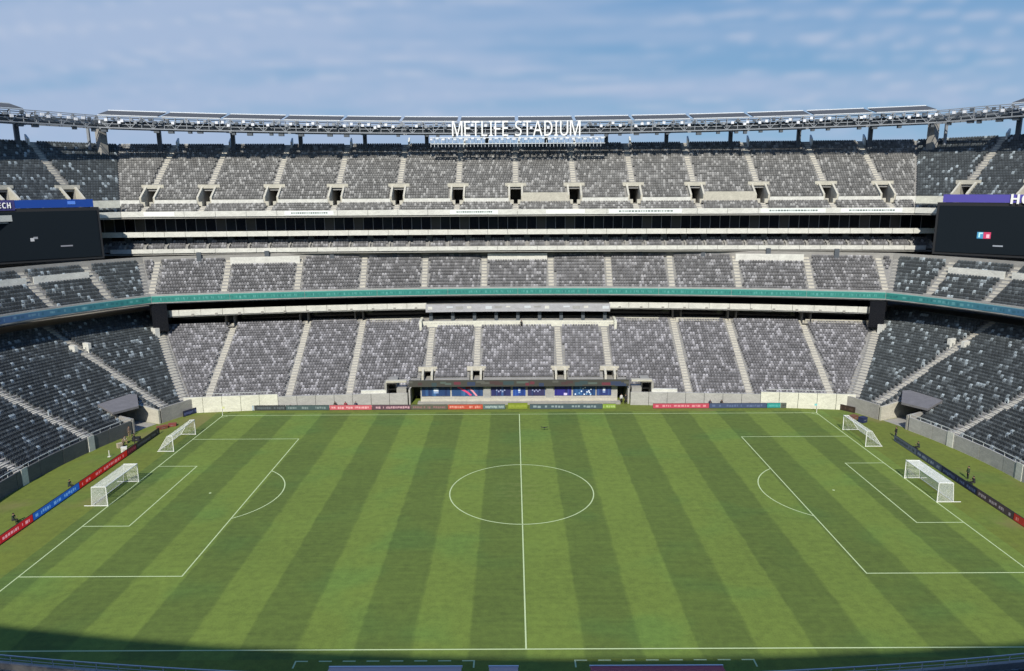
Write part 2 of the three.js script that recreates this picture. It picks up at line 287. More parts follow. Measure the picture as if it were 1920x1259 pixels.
// ================================================================== LOWER TIER
const lowFar = farArc(-37.4, 400), lowEnd = (s) => endArc(s, 65, 68), lowRows = makeRows(30, 0.9, 0.83, 1.35, 0.325), endRows = makeRows(38, 0.9, 0.83, 1.35, 0.325);
const lowTop = (d) => 1.35 + ((d - 0.9) / 0.83) * 0.325;
const dLow = 25.8;
{
  const st = thing('lower_stand', 'lower tier of grey seats along the far touchline behind the row of blue banners', 'stand', [0, 0, -37.4]);
  const lim = (d) => meet(lowFar, lowEnd(1), d).far, f0 = (d) => -lim(d), f1 = lim, T = (x, d = 2) => Math.asin(x / (400 + d));
  const aisles = [[-54.5, 0], [-40.8, 0], [-30.3, 0], [30.3, 0], [40.8, 0], [54.5, 0]].map(([x]) => ({ t: T(x), r0: 0, r1: 29 }));
  const mid = [-17.2, -8.0, 7.9, 17.2];
  for (const x of mid) aisles.push({ t: T(x, 14), r0: 9, r1: 25 });
  const notches = [{ a: T(-19.3), b: T(19.3), r0: 0, r1: 5 }];
  const vw = 2.5; for (const x of mid) { const t = T(x, 14); notches.push({ a: t - vw / 2 / 406, b: t + vw / 2 / 406, r0: 6, r1: 8 }); }
  for (const x of [-21.3, 21.3]) notches.push({ a: T(x - (x < 0 ? 2.2 : 1.6)), b: T(x + (x < 0 ? 1.6 : 2.2)), r0: 0, r1: 2 });
  const seats = deck({ parent: st, arc: lowFar, rows: lowRows, f0, f1, aisles, notches, seatRows: (i) => i < 29 });
  plantSeats(st, seats.filter((p) => !(Math.abs(p[0]) < 19.6 && p[2] < -60.2)), 0, false, [1.0, 0.99, 1.05]);
  // front wall: two grey stretches beside the bunker, two cream stretches outside them
  for (const s of [-1, 1]) {
    const seg = (x0, x1, top, m) => panels('wall_panel', m, st, lowFar, K(T(s < 0 ? -x1 : x0, 0)), K(T(s < 0 ? -x0 : x1, 0)), 0, 0.3, -0.1, top, 3.2);
    seg(19.65, 42, 2.35, M.wall); seg(42.003, 57.6, 2.75, M.cream);
    arcBox(new B(), lowFar, T(s * 21.6, 0), 0.4, 1.4, 4.2, 4.5, 3.6).build('lintel', M.pale, st);
    niche(new B(), lowFar, T(s * 22.5, 0), 0.45, 5.5, 1.2, 4.0, 1.6).build('passage', M.inner, st); arcBox(new B(), lowFar, T(s * 23.5, 0), 0.43, 2.7, 1.2, 4.19, 0.4).build('side_wall', M.concrete, st);
    arcBox(new B(), lowFar, T(s * 20.75, 0), 0.42, 2.7, 1.2, 3.1, 1.7).build('side_wall', M.concrete, st);
    arcBox(new B(), lowFar, T(s * 25.6, 0), 0.31, 0.8, 1.3, 2.9, 4.4).build('parapet', M.white, st);
    slab(new B(), lowFar, K(T(s < 0 ? -54 : 43, 0)), K(T(s < 0 ? -43 : 54, 0)), 0.6, 0.68, 3.1, 3.16, 3).build('hand_rail', M.rail, st);
  }
  for (const x of mid) vomitory(st, lowFar, T(x, 14), 5.9, 8.35, 2.9, lowTop, 1.3, false);
  // ledge over the middle block and the shelf behind it
  slab(new B(), lowFar, K(T(-19.6, 23)), K(T(19.6, 23)), 22.9, 23.3, 9.6, 10.95, 3).build('ledge', M.cream, st);
  slab(new B(), lowFar, K(T(-19.6, 23)), K(T(19.6, 23)), 23.3, 26.5, 10.0, 10.4, 3).build('shelf', M.grey, st);
  for (const s of [-1, 1]) slab(new B(), lowFar, K(T(s < 0 ? -20.1 : 19.61, 23)), K(T(s < 0 ? -19.61 : 20.1, 23)), 21.2, 26, 9, 11.3, 3).build('ledge_end_wall', M.cream, st);
  for (const [x0, x1] of [[-30.5, -22], [22, 29], [32.5, 41.2], [58, 70]]) slab(new B(), lowFar, K(T(x0, 24)), K(T(x1, 24)), 24.6, 24.8, 10.2, 11.35, 3).build('parapet', M.pale, st);
  slab(new B(), lowFar, f0, f1, 25.82, 31, 10.7, 10.85, 5).build('concourse', M.concrete, st); slab(new B(), lowFar, f0, f1, 31, 31.3, 0, 13, 5).build('back_wall', M.dark, st);
}
for (const s of [-1, 1]) {
  const side = s < 0 ? 'left' : 'right', arc = lowEnd(s);
  const st = thing('lower_stand', `lower tier of seats coloured darker for shade behind the ${side} goal`, 'stand', [s * 65, 0, 0]);
  const f0 = (d) => meet(lowFar, lowEnd(1), d).end, f1 = K(0.5), D = Math.PI / 180;
  const aisles = [-25.5, -13.7, -3.2, 8, 19].map((a) => ({ t: a * D, r0: 0, r1: 36 }));
  const tun = { a: -0.425, b: -0.34, r0: 0, r1: 6 };
  aisles[0].r0 = 1; aisles[0].t = -0.455;
  const seats = deck({ parent: st, arc, rows: endRows, f0, f1, aisles, notches: [tun], pad: 2.2, seatRows: (i) => i < 36, keep: (p) => p[2] < 12 });
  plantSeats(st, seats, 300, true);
  slab(new B(), arc, f0, K(tun.a), 0, 0.3, -0.1, 2.5, 3).build('front_wall', M.concrete, st);
  // concrete panels of the long wall, each with its own joint
  const n = 12; for (let k = 0; k < n; k++) { const a = mix(tun.b, 0.42, k / n), e = mix(tun.b, 0.42, (k + 1) / n); slab(new B(), arc, K(a + 0.0004), K(e - 0.0004), (k % 2) * 0.012, 0.3, -0.1, 2.15 - (k % 3) * 0.02, 3).build('wall_panel', s < 0 ? M.wallShade : M.wall, st); }  // left panels take a darker colour that stands for their shade
  const r = new B(); slab(r, arc, K(tun.b), K(0.42), 0.1, 0.17, 2.62, 2.69, 3); for (let a = tun.b; a < 0.42; a += 0.028) arcBox(r, arc, a, 0.11, 0.16, 2.1, 2.62, 0.05); r.build('hand_rail', M.rail, st);
  for (const a of [-13.7, -3.2]) arcBox(new B(), arc, a * D - s * 0 + 0.012, -0.08, 0.02, 0, 2.3, 1.1).build('gate', M.white, st);
  // pale walls where the stairs enter under the tier above
  for (const k of [-1, 1]) arcBox(new B(), arc, -0.455 + k * 0.014, 21.4, 23, 9, 10.9, 0.55).build('stair_wall', M.white, st);
  arcBox(new B(), arc, f0(22) + 0.02, 22, 23.5, 9.4, 11.3, 0.9).build('stair_wall', M.white, st);
  // mitre stairs against the far stand
  const ms = new B(); for (let i = 2; i < 29; i++) { const row = lowRows[i]; arcBox(ms, arc, f0(row.d + 0.4) + 1.05 / (arc.R + row.d), row.d - 0.006, row.d1, row.h - 0.1, row.h + 0.03, 1.5); arcBox(ms, arc, f0(row.d + 0.4) + 1.05 / (arc.R + row.d), row.d1 - 0.4, row.d1 - 0.012, row.h + 0.03, row.h + 0.16, 1.48); } ms.build('aisle_stairs', M.stair, st);
  slab(new B(), arc, f0, f1, 40, 40.3, 0, 16, 5).build('back_wall', M.dark, st); slab(new B(), arc, f0, f1, 32.4, 40, 12.9, 13.1, 5).build('concourse', M.concrete, st);
  // tunnel mouth
  const tn = thing('player_tunnel', `sloping grey roof slab over the dark ${side} corner tunnel`, 'tunnel', arc.pt(-0.4, 2, 0), 'corner tunnels');
  const tp = (t, d, h) => arc.pt(t, d, h), rf = new B();
  const q = [[61.6, 3.5, -26.3], [63.9, 3.5, -22.8], [68.0, 4.1, -25.7], [67.0, 4.3, -31.0], [64.2, 4.1, -31.0]].map(([x, y, z]) => [s * x, y, z]), dn = q.map((v) => [v[0], v[1] - 0.35, v[2]]);
  for (const w of [q, dn]) rf.quad(w[0], w[1], w[2], w[3]).quad(w[0], w[3], w[4], w[4]); for (let k = 0; k < 5; k++) rf.quad(q[k], q[(k + 1) % 5], dn[(k + 1) % 5], dn[k]);
  rf.build('roof', M.roofGrey, tn);
  for (const [t, m] of [[tun.a + 0.006, M.pale], [tun.b - 0.006, M.concrete]]) arcBox(new B(), arc, t, -0.02, 9.5, 0, 2.35, 0.3, 3.2).build('side_wall', m, tn);
  slab(new B(), arc, K(tun.a + 0.01), K(tun.b - 0.01), 9.6, 9.9, 0, 4.0).build('back_wall', M.inner, tn);
  slab(new B(), arc, K(tun.a + 0.01), K(tun.b - 0.01), 0.5, 9.6, -0.05, 0.02).build('floor', M.dark, tn);
}
// near stand, only its front rows reach into the picture
const lowNear = nearArc(38.5, 291);
{
  const st = thing('lower_stand', 'shaded lower tier of seats at the bottom corners below the viewer', 'stand', [0, 0, 38.5]);
  const T = (x) => Math.asin(x / 291), notch = [{ a: T(-25), b: T(9), r0: 0, r1: 1 }];
  const seats = deck({ parent: st, arc: lowNear, rows: makeRows(24, 0.9, 0.83, 1.35, 0.325), f0: K(T(-60)), f1: K(T(60)), aisles: [-44, -33, -22, 0, 22, 33, 44].map((x) => ({ t: T(x), r0: 0, r1: 23 })), keep: (p) => p[2] < 47 });
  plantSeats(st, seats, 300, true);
  slab(new B(), lowNear, K(T(-60)), K(T(60)), 0, 0.3, -0.1, 1.75, 3).build('front_wall', M.concrete, st);
  const r = new B(); slab(r, lowNear, K(T(-60)), K(T(60)), 0.1, 0.17, 2.3, 2.38, 3); for (let x = -60; x < 60; x += 1.8) arcBox(r, lowNear, T(x), 0.11, 0.16, 1.7, 2.3, 0.05); slab(r, lowNear, K(T(-60)), K(T(60)), 0.12, 0.15, 2.0, 2.04, 3); r.build('hand_rail', M.rail, st);
}

// ================================================================== MEZZANINE TIER with its ribbon board
const mezFar = farArc(-60.9, 286), mezEnd = (s) => endArc(s, 90.6, 78), mezRows = makeRows(11, 0.9, 0.87, 17.35, 0.56);
function ribbonPrint(seedAt, left) {
  return print(1024, 32, (c, w, h) => {
    const g = c.createLinearGradient(0, 0, w, 0), blue = '#46698f', teal = '#2f8378';
    g.addColorStop(0, left < 0 ? '#54507a' : teal); g.addColorStop(0.55, left ? blue : teal); g.addColorStop(1, left < 0 ? teal : left > 0 ? '#54507a' : teal); c.fillStyle = g; c.fillRect(0, 0, w, h);
    let k = seedAt; const r = () => (k = (k * 16807) % 2147483647) / 2147483647;
    for (let x = 0; x < w; x += 6 + r() * 22) { c.fillStyle = r() < 0.5 ? 'rgba(20,70,80,0.30)' : 'rgba(170,215,210,0.30)'; c.fillRect(x, 9 + r() * 4, 3 + r() * 12, 9 + r() * 6); }
    c.fillStyle = 'rgba(170,220,210,0.5)'; c.fillRect(0, 0, w, 3);
  });
}
{
  const st = thing('mezzanine_stand', 'middle tier of grey seats above the long teal ribbon board', 'stand', [0, 17, -61]);
  const lim = (d) => meet(mezFar, mezEnd(1), d).far, f0 = (d) => -lim(d), f1 = lim, T = (x, d = 4) => Math.asin(x / (286 + d));
  const aisles = [-72, -58.9, -45, -32, -19.4, -7, 7, 19.1, 31.8, 45, 58.8, 72].map((x) => ({ t: T(x), r0: 0, r1: 10 }));
  plantSeats(st, deck({ parent: st, arc: mezFar, rows: mezRows, f0, f1, aisles, notches: [] }), 0);
  for (let k = 0; k < 10; k++) {                     // ribbon of ten boards
    const a = mix(f0(0), f1(0), k / 10), e = mix(f0(0), f1(0), (k + 1) / 10), b = new B(), h0 = 16.4, h1 = 17.6, n = 5;
    for (let i = 0; i < n; i++) { const s = mix(a + 0.0001, e - 0.0001, i / n), q = mix(a + 0.0001, e - 0.0001, (i + 1) / n); b.face(mezFar.pt(s, -0.03, h0), mezFar.pt(q, -0.03, h0), mezFar.pt(q, -0.03, h1), mezFar.pt(s, -0.03, h1)); b.u.splice(-8, 8, i / n, 0, (i + 1) / n, 0, (i + 1) / n, 1, i / n, 1); }
    b.build('ribbon_board', k % 2 ? ribA() : ribB(), st);
  }
  slab(new B(), mezFar, f0, f1, 0, 0.25, 16.2, 17.9, 3).build('front_wall', M.grey, st);
  slab(new B(), mezFar, f0, f1, 0.25, 9, 15.98, 16.15, 3).build('soffit', M.dark, st);
  slab(new B(), mezFar, f0, f1, 10.5, 10.8, 16, 24.3, 4).build('back_wall', M.dark, st);
  for (const [x0, x1] of [[-59.5, -45.8], [-6.4, 6.4], [45.8, 59.2]]) { slab(new B(), mezFar, K(T(x0, 9)), K(T(x1, 9)), 9.0, 9.25, 22.2, 23.9, 3).build('platform_wall', M.white, st); }
  for (let x = -66; x <= 66; x += 13.2) arcBox(new B(), mezFar, T(x, 11), 9.9, 10.48, 22.5, 25, 0.9).build('pillar', M.steelDark, st);
  // club level tucked under the ribbon
  for (const s of [-1, 1]) {
    const a = K(s < 0 ? -lim(2) + 0.003 : T(18.9, 2)), e = K(s < 0 ? T(-18.9, 2) : lim(2) - 0.003);
    panels('club_fascia', M.white, st, mezFar, a, e, 1.8, 2.0, 13.25, 14.4, 4.2);
    slab(new B(), mezFar, a, e, 2.0, 7, 13.0, 13.3, 3).build('club_floor', M.grey, st);
    for (let k = 0; k < 12; k++) arcBox(new B(), mezFar, mix(a(), e(), (k + 0.5) / 12), 1.7, 1.82, 13.1, 13.6, 0.5).build('bracket', M.dark, st);
  }
  slab(new B(), mezFar, K(T(-18.9, 0)), K(T(18.9, 0)), 0.2, 0.4, 12.75, 14.35, 3).build('press_box_fascia', M.press, st); for (let k = 0; k < 19; k++) arcBox(new B(), mezFar, T(-18 + k * 2, 0), 0.16, 0.198, 13.3 + (k % 3) * 0.15, 13.9, 0.9 + (k % 4) * 0.2).build('press_panel', [M.white, M.press, M.alu, M.grey][(k * 5) % 4], st);
  slab(new B(), mezFar, K(T(-18.9, 0)), K(T(18.9, 0)), 0.4, 7, 13.9, 14.2, 3).build('press_box_floor', M.grey, st);
  for (let k = 0; k < 9; k++) arcBox(new B(), mezFar, T(mix(-18, 18, k / 8), 1), 1.4, 2.0, 10.4, 12.8, 0.7).build('column', M.steelDark, st);
  slab(new B(), mezFar, (d) => f0(d), (d) => f1(d), 7, 7.2, 10, 16.1, 4).build('club_glass', M.glass, st);
  for (const x of [-58.2, -44, -33, 33, 44, 58.2]) niche(new B(), mezFar, T(x, 3), 2.1, 6.8, 10.6, 13.0, 1.6).build('stair_head', M.inner, st);
  for (const s of [-1, 1]) arcBox(new B(), mezFar, s * (lim(2) - 0.006), 0.4, 3.2, 10.6, 16.1, 2.8).build('corner_glazing', M.glass, st);
}
function ribA() { return ribA.m ??= ribbonPrint(11, 0); }
function ribB() { return ribB.m ??= ribbonPrint(29, 0); }
for (const s of [-1, 1]) {
  const side = s < 0 ? 'left' : 'right', arc = mezEnd(s);
  const st = thing('mezzanine_stand', `middle tier of seats rounding the ${side} corner under the big screen`, 'stand', [s * 90.6, 17, 0]);
  const f0 = (d) => meet(mezFar, mezEnd(1), d).end, f1 = K(0.7), D = Math.PI / 180;
  const aisles = [-36.8, -29.5, -22, -15, -8, 0, 8].map((a) => ({ t: a * D, r0: 0, r1: 10 }));
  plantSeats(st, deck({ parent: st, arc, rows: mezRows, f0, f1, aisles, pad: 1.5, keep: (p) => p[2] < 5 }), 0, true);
  const ms = new B(); for (const row of mezRows) arcBox(ms, arc, f0(row.d + 0.4) + 0.7 / (arc.R + row.d), row.d - 0.006, row.d1, row.h - 0.1, row.h + 0.03, 0.9); ms.build('aisle_stairs', M.stair, st);
  const rib = ribbonPrint(41 + s, s), rb = new B(), a = f0(0), e = 0.7, n = 22;
  for (let i = 0; i < n; i++) { const p = mix(a + 0.001, e, i / n), q = mix(a + 0.001, e, (i + 1) / n), u0 = s < 0 ? 1 - i * 2.2 / n : i * 2.2 / n, u1 = s < 0 ? 1 - (i + 1) * 2.2 / n : (i + 1) * 2.2 / n; rb.face(arc.pt(p, -0.03, 16.4), arc.pt(q, -0.03, 16.4), arc.pt(q, -0.03, 17.6), arc.pt(p, -0.03, 17.6)); rb.u.splice(-8, 8, u0, 0, u1, 0, u1, 1, u0, 1); }
  rb.build('ribbon_board', rib, st);
  slab(new B(), arc, f0, f1, 0, 0.25, 16.2, 17.9, 3).build('front_wall', M.grey, st);
  slab(new B(), arc, f0, f1, 0.25, 15, 15.98, 16.15, 3).build('soffit', M.dark, st);
  slab(new B(), arc, f0, f1, 10.5, 10.8, 16.2, 24.3, 4).build('back_wall', M.dark, st);
  slab(new B(), arc, K(-36.4 * D), K(-29.9 * D), 7.4, 7.6, 20.6, 22.6, 3).build('platform_wall', M.white, st);
  slab(new B(), arc, K(-29.1 * D), K(-22.4 * D), 7.4, 7.6, 20.6, 22.6, 3).build('platform_wall', M.white, st);
}

// ================================================================== SUITES
{
  const arc = farArc(-68.5, 840), T = (x) => Math.asin(x / 842), L = 86, f0 = K(T(-L)), f1 = K(T(L));
  const st = thing('suite_block', 'dark glazed suites between two white balcony bands above the middle tier', 'suites', [0, 24, -68.5]);
  panels('balcony_fascia', M.white, st, arc, f0, f1, 0, 0.25, 28.05, 29.1, 4.2);
  slab(new B(), arc, f0, f1, 0.25, 6, 28.0, 28.3, 5).build('floor', M.concrete, st);
  panels('balcony_fascia', M.white, st, arc, K(T(-84.6)), K(T(84.6)), 0, 0.25, 24.7, 25.55, 4.2);
  slab(new B(), arc, f0, f1, 0.25, 6, 24.3, 24.6, 5).build('floor', M.dark, st);
  slab(new B(), arc, f0, f1, 6, 6.3, 23, 33, 5).build('back_wall', M.dark, st);
  const n = 84, fr = new B();
  for (let k = 0; k < n; k++) {
    const x = mix(-L, L, k / n), e = mix(-L, L, (k + 1) / n), b = new B();
    slab(b, arc, K(T(x + 0.06)), K(T(e - 0.06)), 2.0, 2.06, 28.32, 32.1, 5); b.build('pane', k * 37 % 11 < 2 ? M.paneLit : k * 37 % 11 < 5 ? M.paneGrey : M.glass, st);
    arcBox(fr, arc, T(x), 1.9, 2.1, 28.3, 32.2, 0.12);
  }
  fr.build('window_frame', M.mullion, st);
  const rows = makeRows(3, 0.4, 0.62, 25.4, 0.5), bw = 172 / 41;
  for (let k = 0; k <= 41; k++) { const x = -86 + k * bw; arcBox(new B(), arc, T(x), 0.3, 3.4, 24.7, 26.0, 0.28, 27.2).build('partition', M.concrete, st); arcBox(new B(), arc, T(x), 2.2, 3.5, 26.4, 28, 1.2).build('pier', M.steelDark, st); }
  const pl = deck({ parent: st, arc, rows, f0, f1, aisles: [], seatRows: () => true });
  plantSeats(st, pl.filter((p, i) => Math.abs(((p[0] + 86) % bw) - bw / 2) < bw / 2 - 0.55), 0);
  slab(new B(), arc, f0, f1, 3.5, 3.56, 25.6, 28, 5).build('balcony_glass', M.glass, st);
}

// ================================================================== UPPER TIER
const upFar = farArc(-66.5, 840), upEnd = (s) => endArc(s, 104, 95), UPD = 0.8, UPR = 0.515;
const upRows = makeRows(24, 3.9, UPD, 35.35, UPR), upTop = (d) => 35.35 + (d - 3.9) / UPD * UPR, frontRows = makeRows(4, 0.5, 0.8, 33.0, 0.36);
function upperStand(arc, f0, f1, st, ts, opt) {
  panels('front_fascia', opt.fascia, st, arc, f0, f1, 0, 0.2, 32.25, 33.35, 6.2);
  slab(new B(), arc, f0, f1, 0.2, 9, 31.9, 32.2, 5).build('soffit', M.dark, st);
  const A = ts.map((t) => ({ t, r0: 0, r1: 3 }));
  const s1 = opt.seats ? deck({ parent: st, arc, rows: frontRows, f0, f1, aisles: A, keep: opt.keep }) : [];
  const off = (s) => s / (arc.R + 6), w = 2.35;
  const notches = ts.map((t) => ({ a: t - off(w / 2 + 0.3), b: t + off(w / 2 + 0.3), r0: 0, r1: 4 }));
  // cross wall between the vomitories
  const cuts = [...ts].sort((a, b) => a - b); let from = f0; const segs = [];
  for (const t of cuts) { segs.push([from, K(t - off(w / 2 + 0.3))]); from = K(t + off(w / 2 + 0.3)); } segs.push([from, f1]);
  segs.forEach(([a, e], k) => slab(new B(), arc, a, e, 3.7, 3.88, 34, (opt.tall?.includes(k)) ? 36.7 : 35.6, 4).build('cross_wall', opt.tall?.includes(k) ? M.pale : M.white, st));
  const s2 = deck({ parent: st, arc, rows: upRows, f0, f1, aisles: ts.map((t) => ({ t, r0: 5, r1: 23 })), notches, keep: opt.keep, seats: opt.seats });
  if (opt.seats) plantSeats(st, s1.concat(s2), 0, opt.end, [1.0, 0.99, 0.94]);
  for (const t of ts) vomitory(st, arc, t, 3.9, 3.9 + 5 * UPD, 34.3, upTop, w, true);
  slab(new B(), arc, f0, f1, 23.1, 23.4, 46.0, 47.75, 5).build('back_parapet', M.grey, st);
  slab(new B(), arc, f0, f1, 24, 24.4, 0, 47.6, 6).build('outer_wall', M.grey, st);
  for (const t of ts) arcBox(new B(), arc, t + 0.9 / (arc.R + 22), 21.6, 23.05, 46, 48.3, 0.35, 49.3).build('stair_wall', M.white, st);
}
const vis = [-74.5, -63.4, -50.2, -37.3, -24.6, -12.3, -0.3, 11.9, 24.2, 36.9, 49.9, 63.4, 74.5].map((x) => x * 1.035);
{
  const st = thing('upper_stand', 'high upper tier of grey seats along the far side under the lighting truss', 'stand', [0, 32, -66.5]);
  const lim = (d) => meet(upFar, upEnd(1), d).far, f0 = (d) => -lim(d), f1 = lim;
  upperStand(upFar, f0, f1, st, vis.map((x) => Math.asin(x / 846)), { fascia: M.white, seats: true, keep: () => true, tall: [7, 10] });
  // small sponsor strips on the front fascia
  const strip = print(512, 32, (c, w, h) => { c.fillStyle = '#e9efe9'; c.fillRect(0, 0, w, h); c.fillStyle = '#5c6a66'; for (let x = 70, k = 5; x < 440; x += k + 5) { k = 4 + ((x * 7919) % 17); c.fillRect(x, 10, k, 11); } });
  for (const [x0, x1, own] of [[-76, -70, 0], [-48, -38, 1], [-14, -4, 1], [6, 14, 0], [19, 34, 1], [50, 63, 1], [66, 78, 1]]) { const b = new B(), t0 = Math.asin(x0 / 840), t1 = Math.asin(x1 / 840); b.face(upFar.pt(t0, -0.04, 32.4), upFar.pt(t1, -0.04, 32.4), upFar.pt(t1, -0.04, 33.25), upFar.pt(t0, -0.04, 33.25)); b.build('sponsor_strip', own ? strip : M.letter, st); }
}
for (const s of [-1, 1]) {
  const side = s < 0 ? 'left' : 'right', arc = upEnd(s), D = Math.PI / 180;
  const st = thing('upper_stand', `upper tier of seats with shade put into their colour rounding the ${side} corner above the big screen`, 'stand', [s * 104, 32, 0]);
  const f0 = (d) => meet(upFar, upEnd(1), d).end, f1 = K(0.7);
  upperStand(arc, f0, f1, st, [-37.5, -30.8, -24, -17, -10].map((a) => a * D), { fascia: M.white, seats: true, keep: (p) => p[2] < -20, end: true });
  slab(new B(), arc, (d) => f0(d), K(-37.9 * D), -0.5, 0.02, 34.2, 35.6, 4).build('corner_panel', M.cream, st);
  slab(new B(), arc, f0, f1, 12, 12.3, 14, 32.5, 6).build('inner_wall', M.dark, st);
}
{ // the tier the viewer stands on; it throws the shade along the near touchline
  const arc = nearArc(86.5, 291), T = (x) => Math.asin(x / 291), f0 = K(T(-110)), f1 = K(T(110));
  const st = thing('upper_stand', 'upper tier at the viewer’s back, out of the picture', 'stand', [0, 32, 86.5]);
  upperStand(arc, f0, f1, st, [-40, -20, 0, 20, 40].map(T), { fascia: M.white, seats: false, keep: () => true });
}

{
  const arc = nearArc(63.5, 291), T = (x) => Math.asin(x / 291), f0 = K(T(-95)), f1 = K(T(95));
  const st = thing('mezzanine_stand', 'middle tier under the viewer, out of the picture', 'stand', [0, 14, 63.5]);
  slab(new B(), arc, f0, f1, 0, 0.25, 13.5, 15.4, 5).build('front_wall', M.grey, st);
  deck({ parent: st, arc, rows: makeRows(11, 0.9, 0.87, 14.6, 0.52), f0, f1, seats: false });
  slab(new B(), arc, f0, f1, 0.25, 12, 13, 13.4, 5).build('soffit', M.dark, st);
  slab(new B(), arc, f0, f1, 12, 12.4, 0, 20, 5).build('back_wall', M.dark, st);
  slab(new B(), arc, f0, f1, 22.5, 23, 0, 32.2, 5).build('suite_wall', M.dark, st);
}

// ================================================================== LIGHTING TRUSS
const rising = (arc, k) => ({ ...arc, pt: (t, d, h) => { const p = arc.pt(t, d, h); if (h > 47) p[1] += k * Math.min(1.25, (p[0] / 84) ** 2); return p; } });
const ringFar = rising(farArc(-66.5, 600), 1.1);
function truss(arc, f0, f1, label, base, o) {
  const st = thing('lighting_truss', label, 'truss', base, 'lighting trusses round the rim');
  const len = (f1(o.d) - f0(o.d)) * (arc.R + o.d), n = Math.round(len / 2.3), fr = new B(), h0 = 49.5, h1 = 51.9, d0 = o.d, d1 = o.d + 4.2, at = (k, d, h) => arc.pt(mix(f0(d), f1(d), k / n), d, h);
  for (let k = 0; k < n; k++) {
    for (const [d, h] of [[d0, h0], [d0, 50.3], [d0, h1], [d1, h0], [d1, h1], [d0, 51.1]]) fr.bar(at(k, d, h), at(k + 1, d, h), h === h0 ? 0.17 : 0.11);
    for (const d of [d0, d1]) { fr.bar(at(k, d, h0), at(k, d, h1), 0.1); fr.bar(at(k, d, k % 2 ? h0 : h1), at(k + 1, d, k % 2 ? h1 : h0), 0.09); }
    fr.bar(at(k, d0, h1), at(k, d1, h1), 0.08); fr.bar(at(k, d0, h0), at(k, d1, h0), 0.08);
  }
  fr.build('truss_frame', M.steel, st);
  const cw = new B(); slab(cw, arc, f0, f1, d0 + 0.3, d0 + 2.2, 49.85, 50.0, 4); slab(cw, arc, f0, f1, d1 - 0.1, d1 + 0.1, 49.6, 51.2, 4); cw.build('catwalk', M.steelDark, st);
  const np = Math.max(1, Math.round(len / 13.2));
  for (let k = 0; k < np; k++) {
    const g = (o.gap ?? 0.38) / (arc.R + d0), a = mix(f0(d0), f1(d0), k / np) + g, e = mix(f0(d0), f1(d0), (k + 1) / np) - g, m = 4;
    if (o.skip && o.skip(arc.pt((a + e) / 2, d0, 0))) continue;
    const pn = new B(), tr = new B();
    for (let i = 0; i < m; i++) {
      const p = mix(a, e, i / m), q = mix(a, e, (i + 1) / m), P = (t, d, h) => arc.pt(t, d, h);
      pn.quad(P(p, d0 + 0.5, 52.25), P(q, d0 + 0.5, 52.25), P(q, d0 + 6.5, 53.55), P(p, d0 + 6.5, 53.55)).quad(P(p, d0 + 0.5, 52.1), P(q, d0 + 0.5, 52.1), P(q, d0 + 6.5, 53.4), P(p, d0 + 6.5, 53.4)).quad(P(p, d0 + 0.5, 52.1), P(q, d0 + 0.5, 52.1), P(q, d0 + 0.5, 52.25), P(p, d0 + 0.5, 52.25));
      tr.bar(P(p, d0 + 6.5, 53.6), P(q, d0 + 6.5, 53.6), 0.14); tr.bar(P(p, d0 + 0.5, 52.1), P(q, d0 + 0.5, 52.1), 0.1);
    }
    const pm = pn.build('solar_panel', M.solar, st); tr.build('panel_frame', M.alu, pm);
  }
  if (o.lamps) {
    const nl = Math.min(140, Math.round(len / 1.25));
    for (let k = 0; k < nl; k++) { const t = mix(f0(d0), f1(d0), (k + 0.2 + rnd() * 0.6) / nl), h = 50.3 + (k % 3) * 0.3 + rnd() * 0.3; arcBox(new B(), arc, t, d0 - 0.55, d0 - 0.15, h, h + 0.55, 0.6).build('floodlight', rnd() < 0.42 ? M.lamp : rnd() < 0.5 ? M.steel : M.steelDark, st); }
    const ns = Math.round(len / 3.4);
    for (let k = 0; k < ns; k++) { if (rnd() < 0.25) continue; const t = mix(f0(d0), f1(d0), (k + 0.15 + rnd() * 0.7) / ns), w = rnd() < 0.4 ? 1.1 : 0.7; arcBox(new B(), arc, t, d0 + 0.2, d0 + 1.1, 48.6 + rnd() * 0.25, 49.4, w).build('speaker', M.steelDark, st); }
  }
  for (const t of o.posts) { const b = new B(); arcBox(b, arc, t, d1 + 4.3, d1 + 5.0, 44.5, 49.9, 0.85); const p = arc.pt(t, d1 + 4.6, 49.7), q = arc.pt(t, d1, 49.5); b.bar(p, q, 0.25).bar(arc.pt(t, d1 + 4.6, 49), arc.pt(t, d0, 51.4), 0.14); b.build('post', M.steelDark, st); }
  return st;
}
